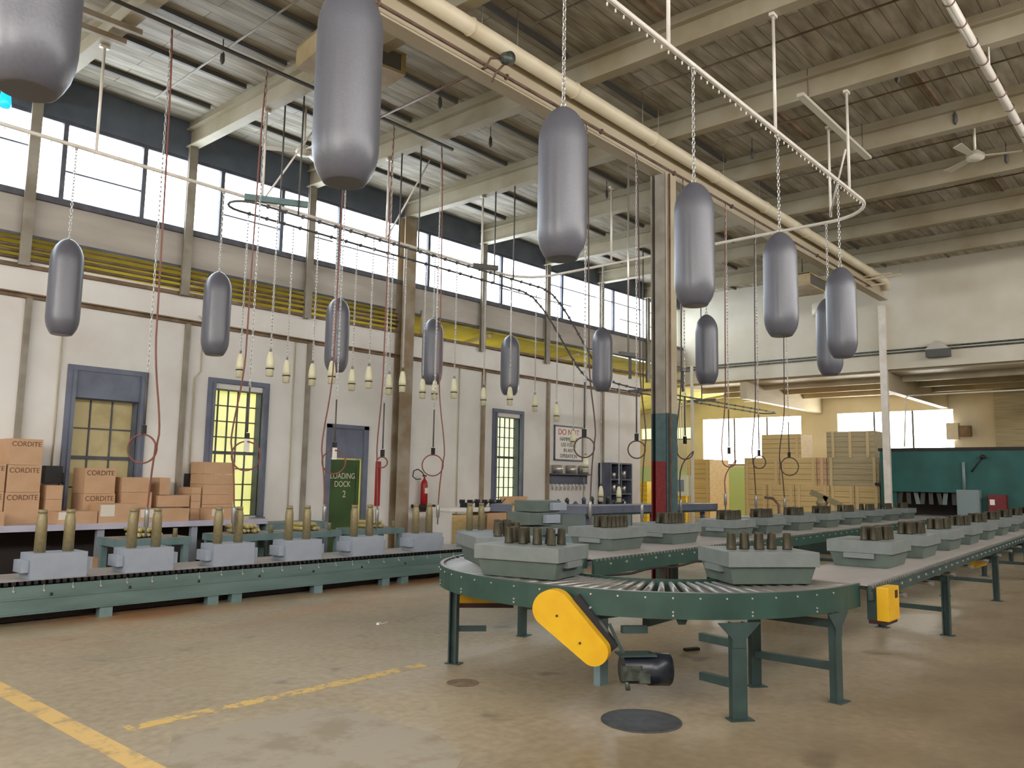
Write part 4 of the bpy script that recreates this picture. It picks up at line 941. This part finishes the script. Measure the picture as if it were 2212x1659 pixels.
# ================================================================== ceiling things
def fan(x, y, z, label, rz):
    t = thing('ceiling_fan', label, 'fan', (x, y, z), rz)
    MB().tube([(0, 0, .08), (0, 0, ZC-z)], .02, 8).build('rod', 'fan', t); MB().lathe([(.05, -.08), (.13, -.05), (.14, .02), (.06, .09)], 20).build('hub', 'fan', t)
    for k in range(3): MB().prism([(.12, -.05), (.65, -.09), (.68, .05), (.12, .03)], -.01, .008, Matrix.Rotation(2*PI*k/3, 4, 'Z') @ Matrix.Rotation(.2, 4, 'X')).build('blade', 'fan', t)
fan(7.4, 11.2, 6.95, 'cream ceiling fan over the side windows', .5); fan(14.45, 2.75, 6.95, 'cream ceiling fan below the open roof beside the white pipe', .9)
fan(21.0, 8.6, 6.6, 'cream ceiling fan near the end wall', .2)
def heater(x, y, z, sx, sy, rz, label):
    t = thing('unit_heater', label, 'heater', (x, y, z), rz)
    MB().prism([(-sx, -sy), (sx, -sy), (sx, sy), (-sx, sy)], .0, .04).box(-sx, -sx+.06, -sy, sy, .04, .3).box(sx-.06, sx, -sy, sy, .04, .3).build('casing', 'heater', t)
    MB().box(-sx+.06, sx-.06, -sy+.02, sy-.02, .04, .28).build('grille', 'pipedark', t); MB().box(-sx, sx, -sy, sy, .28, .31).build('top_plate', 'heater', t)
    MB().tube([(-.3, 0, .3), (-.3, 0, ZC-z)], .015, 6).tube([(.3, 0, .3), (.3, 0, ZC-z)], .015, 6).build('rod', 'rust', t)
heater(6.32, 8.55, 7.02, .60, .42, -.15, 'cream box heater under the roof behind the largest bomb casing')
heater(18.9, 7.5, 6.2, .55, .5, 0, 'cream box heater under the roof before the end wall')
tag(MB().lathe([(.28, 0), (.3, .04), (.3, .28), (.2, .32)], 24).tube([(0, 0, .3), (0, 0, .6)], .03, 8).build('round_vent', 'fan', loc=(19.3, 7.0, 5.62)), 'round white vent drum hanging under the far heater', 'vent')
t = thing('strip_light', 'unlit pale strip light fitting slung under the roof beside the overhead track', 'light', (11.1, 4.3, 7.18)); MB().box(0, 3.0, -.05, .05, 0, .05).build('fitting_body', 'fan', t)
for q in (.3, 2.7): MB().tube([(q, 0, .05), (q, 0, ZC-7.18)], .008, 6).build('wire', 'rust', t)
for k, (x, y) in enumerate(((13.2, 6.0), (11.9, 3.2), (13.9, 2.9), (16.2, 2.6), (18.6, 2.3), (21, 2.1), (8.3, 8.9), (9.9, 9.3), (13.3, 9.2), (5.4, 10.3), (8.2, 11.2))):
    z0 = 7.34
    t = MB().tube([(0, 0, ZC-z0), (0, 0, .12)], .008, 5).lathe([(.012, 0), (.035, .05), (.03, .16), (.012, .2)], 10)
    tag(t.build('roof_hook', 'pipedark', loc=(x, y, z0)), f'small dark fixture hanging from the roof boards, {["above the strip light", "beside the strip light", "first before the fan", "second before the fan", "third towards the end wall", "last towards the end wall", "near the box heater", "past the box heater", "beyond the painted column", "over the papered window", "over the loading door"][k]}', 'fixture', 'dark fixtures under the roof boards')
tag(MB().lathe([(.05, 0), (.07, .04), (.05, .2)], 12).build('blue_lamp', 'blue', loc=tuple(YP(10, 232, 10.6))), 'small bright blue lamp under the roof at the picture edge', 'lamp')
s = thing('wall_speaker', 'dark peaked fixture on the end wall pipes beyond the white column', 'fixture', (XE-.3, XP(2030, 760, XE).y, 5.02)); MB().box(0, .28, -.28, .28, 0, .2).build('fixture_body', 'pipedark', s); MB().prism([(-.3, .2), (.3, .2), (.05, .42), (-.05, .42)], 0, .28, Matrix(((0, 0, 1, 0), (1, 0, 0, 0), (0, 1, 0, 0), (0, 0, 0, 1)))).build('fixture_hood', 'wallpanel', s)
s = thing('wall_motor', 'cream motor box on the wall at the edge of the bright end window', 'motor', (XW-.35, XP(2075, 930, XW).y, 3.15)); MB().box(0, .3, .0, .35, 0, .55).build('motor_box', 'fan', s); MB().box(.05, .3, -.35, 0, .1, .45).build('motor_bracket', 'rust', s)

# ================================================================== crates, partition and machines at the far end
def crate(x, px0, px1, z0, z1, mt, label, dep=.9, battens=(.12, .88), grp='wooden crates'):
    y1, y0 = XP(px0, 1040, x).y, XP(px1, 1040, x).y; y0 += .01; y1 -= .01
    o = MB().box(0, dep, 0, y1-y0, 0, z1-z0).build('wooden_crate', mt, loc=(x, y0, z0)); tag(o, label, 'crate', grp)
    n = 5
    for b in battens: MB().box(-.025, 0, (y1-y0)*b-.04, (y1-y0)*b+.04, 0, z1-z0).build('batten', 'boxside', o)
    m = MB()
    for k in range(1, n): zz = (z1-z0)*k/n; m.box(-.002, 0, 0, y1-y0, zz-.006, zz+.006)
    m.build('plank_gap', 'rust', o); return o
CX = 24.3
Z1, Z2, Z3 = .78, 1.57, 2.40
for i, (a, b) in enumerate(((1608, 1657), (1657, 1716), (1716, 1792), (1792, 1845), (1845, 1900))):
    crate(CX, a, b, Z1, Z2, 'crate', f'pine crate in the middle tier, {ORD[i]} from the green wall patch'); crate(CX, a, b, 0, Z1, 'crate', f'pine crate in the floor tier, {ORD[i]} from the green wall patch')
for i, (a, b, mt) in enumerate(((1608, 1684, 'crate'), (1684, 1765, 'crate'), (1765, 1787, 'cratepink'), (1787, 1900, 'crategrey'))):
    crate(CX, a, b, Z2, Z3, mt, f'crate in the third tier, {ORD[i]} from the green wall patch', battens=(.08, .92) if i != 2 else (.5,))
crate(CX, 1646, 1733, Z3, 3.12, 'crate', 'topmost pine crate under the bright window beside the wrapped one', battens=(.1,))
crate(CX, 1787, 1893, Z3, 3.16, 'crategrey', 'topmost greyish crate next to the white column', battens=(.14, .5, .86))
for i, (a, b, mt) in enumerate(((1484, 1534, 'crate'),)):
    for q, (za, zb_) in enumerate(((0, .78), (.78, 1.57), (1.57, 2.36))): crate(CX, a, b, za, zb_, mt, f'crate in the separate stack past the electric panel, {("lowest", "middle", "topmost")[q]}', dep=1.35, battens=(.1, .9))
for i, (a, b) in enumerate(((1360, 1398), (1436, 1482))):
    for q, (za, zb_) in enumerate(((0, .78), (.78, 1.6))): crate(CX+1.2, a, b, za, zb_, 'cratelit', f'yellow-lit crate {("before", "after")[i]} the painted column, {("lower", "upper")[q]}', battens=(.5,))
# electric panel and its conduits on a post
t = thing('electric_panel', 'cream electric panel box with conduits rising to the roof, past the column', 'panel', (18.6, 10.75, 0))
pp = XP(1470, 1050, 18.6); t.location = (18.6, pp.y, 0)
MB().box(0, .2, -.2, .22, 1.25, 1.78).build('panel_box', 'shell', t); MB().box(-.01, 0, -.1, .12, 1.36, 1.66).build('panel_window', 'greybox', t)
for k in range(4): MB().tube([(.1, -.1+.07*k, 1.78), (.1, -.1+.07*k, 3.9)], .014, 6).build('conduit', 'shell', t)
MB().box(.06, .12, -.33, -.27, 0, 4.6).build('post', 'fan', t)
# green partition with its dark opening
PX = 23.95
ya = XP(1901, 1000, PX).y; yo1 = XP(1937, 1080, PX).y; yo0 = XP(2085, 1080, PX).y
struct('wall_partition', holes_wall(MB(), -4.6, ya, 0, 2.60, PX, PX+.12, [(yo0, yo1, 0, 1.45)], 'Y'), 'partition')
struct('trim_6', MB().box(PX-.03, PX+.15, -4.6, ya+.03, 2.56, 2.64), 'darkwood')
struct('wall_partition', MB().box(PX+1.6, PX+1.7, yo0-.6, yo1+.6, 0, 1.6).box(PX+.12, PX+1.7, yo0-.6, yo1+.6, 1.6, 1.68), 'darkwood')
struct('trim_7', MB().box(PX-.05, PX, yo0-.1, yo1+.15, 1.45, 1.52), 'partition')
y = XP(2097, 1080, PX).y
s = thing('control_cabinet', 'grey control cabinet with a pipe above it on the green partition', 'cabinet', (PX-.32, y, .65)); MB().box(0, .3, -.26, .26, 0, .88).build('cabinet_body', 'greybox', s, bevel=.01); MB().box(-.01, 0, -.22, .22, .05, .83).build('cabinet_door', 'greybox', s); MB().tube([(.25, .12, .88), (.25, .12, 1.6)], .04, 8).build('conduit', 'greybox', s)
y = XP(2158, 1080, PX).y
s = thing('red_cabinet', 'red metal cabinet with a white sticker on the green partition', 'cabinet', (PX-.25, y, .8)); MB().box(0, .24, -.2, .2, 0, .62).build('cabinet_body', 'colred', s, bevel=.01); MB().box(-.006, 0, .05, .16, .36, .5).build('sticker', 'tag', s)
t = MB().tube([(PX-.1, XP(2125, 985, PX).y, 2.38), (PX-.1, XP(2100, 1010, PX).y, 2.0)], .02, 8).lathe([(.06, 0), (.08, .06), (.03, .1)], 12, (PX-.1, XP(2125, 985, PX).y, 2.34))
tag(t.build('swing_lamp', 'darkwood'), 'dark swing arm lamp fixed high on the green partition', 'lamp')
t = thing('strip_curtain', 'dark plastic strip curtain in the opening of the green partition', 'curtain', (PX+.16, 0, 0))
for k in range(9): MB().prism([(yo0+.06+(yo1-yo0)*k/9, 1.44), (yo0+.06+(yo1-yo0)*k/9+.11, 1.44), (yo0+.0+(yo1-yo0)*k/9+.11+.05*(k % 3), 1.12), (yo0+.0+(yo1-yo0)*k/9+.05*(k % 3), 1.12)], -.004, .004, Matrix(((0, 0, 1, .02*(k % 2)), (1, 0, 0, 0), (0, 1, 0, 0), (0, 0, 0, 1)))).build('plastic_strip', 'greybox' if k in (2, 6) else 'pipedark', t)
# machine and bent pipe in front of the crates
p = H(1780, 1098, .9); 
t = thing('bench_machine', 'small brass-coloured machine with a slanted arm before the crates', 'machine', (19.5, XP(1775, 1080, 19.5).y, 0))
MB().box(-.3, .3, -.5, .5, 0, .85).build('stand', 'greenleg', t); MB().lathe([(.14, .85), (.12, .95), (.1, 1.1), (.14, 1.16), (.08, 1.3)], 14).build('machine_body', 'brass', t); MB().bar((0, .25, 1.42), (0, -.15, 1.25), .12).bar((0, -.05, 1.3), (0, -.75, .98), .12).build('machine_arm', 'brass', t)
t = MB().tube([(19.0, XP(1652, 1078, 19).y, 1.27), (19.0, XP(1670, 1080, 19).y, 1.25), (19.0, XP(1682, 1090, 19).y, 1.1), (19.0, XP(1686, 1110, 19).y, 0)], .035, 8)
tag(t.build('bent_pipe', 'pipebrown'), 'short brown bent pipe rising before the pine crates', 'pipe')
# small floor things
t = MB().lathe([(.27, 0), (.27, .006), (.25, .009), (.1, .006)], 36)
tag(t.build('manhole_cover', 'manhole', loc=(4.87, 3.07, 0)), 'round dark iron cover set in the floor below the drive motor', 'cover')
p = H(1494, 1405, 0); tag(MB().obox((0, 0, .012), (.16, .05, .024), -.4).build('rubber_scrap', 'debris', loc=(p.x, p.y, 0)), 'small black scrap lying on the floor under the curved conveyor', 'scrap')
p = H(818, 1349, 0); tag(MB().obox((0, 0, .01), (.05, .03, .02), .4).obox((.08, .0, .005), (.12, .012, .008), .2).build('white_scrap', 'tag', loc=(p.x, p.y, 0)), 'small white scrap lying on the open floor', 'scrap')
p = H(1000, 1475, 0)
M['stain'] = worn_mat('brown_stain', (112, 92, 70), (140, 124, 98), 9, .45, .62)
struct('floor_stain', MB().lathe([(.13, 0), (.13, .0015)], 24, (p.x, p.y, 0)), 'stain')

# extra pipework under the roof
t = MB().tube([(H(1035, 152, 6.70).x, 6.6, 6.70), (7.7, 9.6, 7.19)], .018, 8)
tag(t.build('branch_pipe', 'pipebrown'), 'thin branch pipe crossing from the girder to the dark air pipe', 'pipe')
p = YP(1096, 126, 6.42); t = thing('flood_lamp', 'grey flood lamp with two arms clamped by the thick cream pipe', 'lamp', (p.x, 6.42, p.z))
MB().lathe([(.03, -.1), (.075, -.06), (.085, .06), (.03, .09)], 16, m=Matrix.Rotation(1.1, 4, 'Y')).build('lamp_head', 'castgrey', t)
MB().tube([(-.05, .02, 0), (-.2, .1, -.05), (-.24, .16, -.18)], .016, 6).tube([(-.02, 0, -.06), (-.1, .1, -.2), (-.1, .17, -.3)], .014, 6).build('lamp_arm', 'pipebrown', t)
for px in (1041, 1118, 1388, 1422, 1563, 1640):
    x = hx(px, 7.2, 6.58); struct('pipe_hanger', MB().tube([(x, 6.58, 7.1), (x, 6.58, ZC)], .006, 5), 'colgrey')
struct('ceiling_conduit', MB().tube([H(336, 211, 7.5), H(630, 9, 7.5), H(760, -80, 7.5)], .016, 6), 'colgrey')
for a, b in (((165, 18), (306, 72)), ((165, 52), (272, 92))):
    struct('roof_strut', MB().bar(H(*a, 7.2), H(*b, 7.2), .07, .07), 'colbrown')
t = thing('pipe_rack', 'small rack of short bars sticking out at the far end of the girder', 'rack')
for a, b in (((1850, 608), (1948, 592)), ((1850, 600), (1925, 590)), ((1850, 622), (1915, 612))): MB().bar(XP(*a, 21.4), XP(*b, 21.4), .04).build('rack_bar', 'pipecream', t)
q = XP(1946, 592, 21.4); MB().tube([q, (q.x, q.y, ZC)], .006, 5).build('wire', 'colgrey', t)
# the rows above the side wall rise very slightly along the hall
for o in list(bpy.data.objects):
    if o.type == 'MESH' and (o.get('kind') == 'structure' or (o.parent and o.parent.name == 'window_1') or o.name.startswith(('wall_pipe', 'white_board'))):
        vs = o.data.vertices; zs = [v.co.z for v in vs]; ys = [v.co.y for v in vs]
        if min(ys) > YL-.12 and min(ys) < YL+.3 and min(zs) > 4.45 and max(ys) < YL+.3:
            for v in vs:
                if v.co.z < ZC-.01: v.co.z += .013*(v.co.x-12)
for n_ in ('bolts', 'rail_clips', 'slots', 'roller_ends', 'chain_pins'):
    for o in bpy.data.objects:
        if o.name.split('.')[0] == n_: o['kind'] = 'stuff'
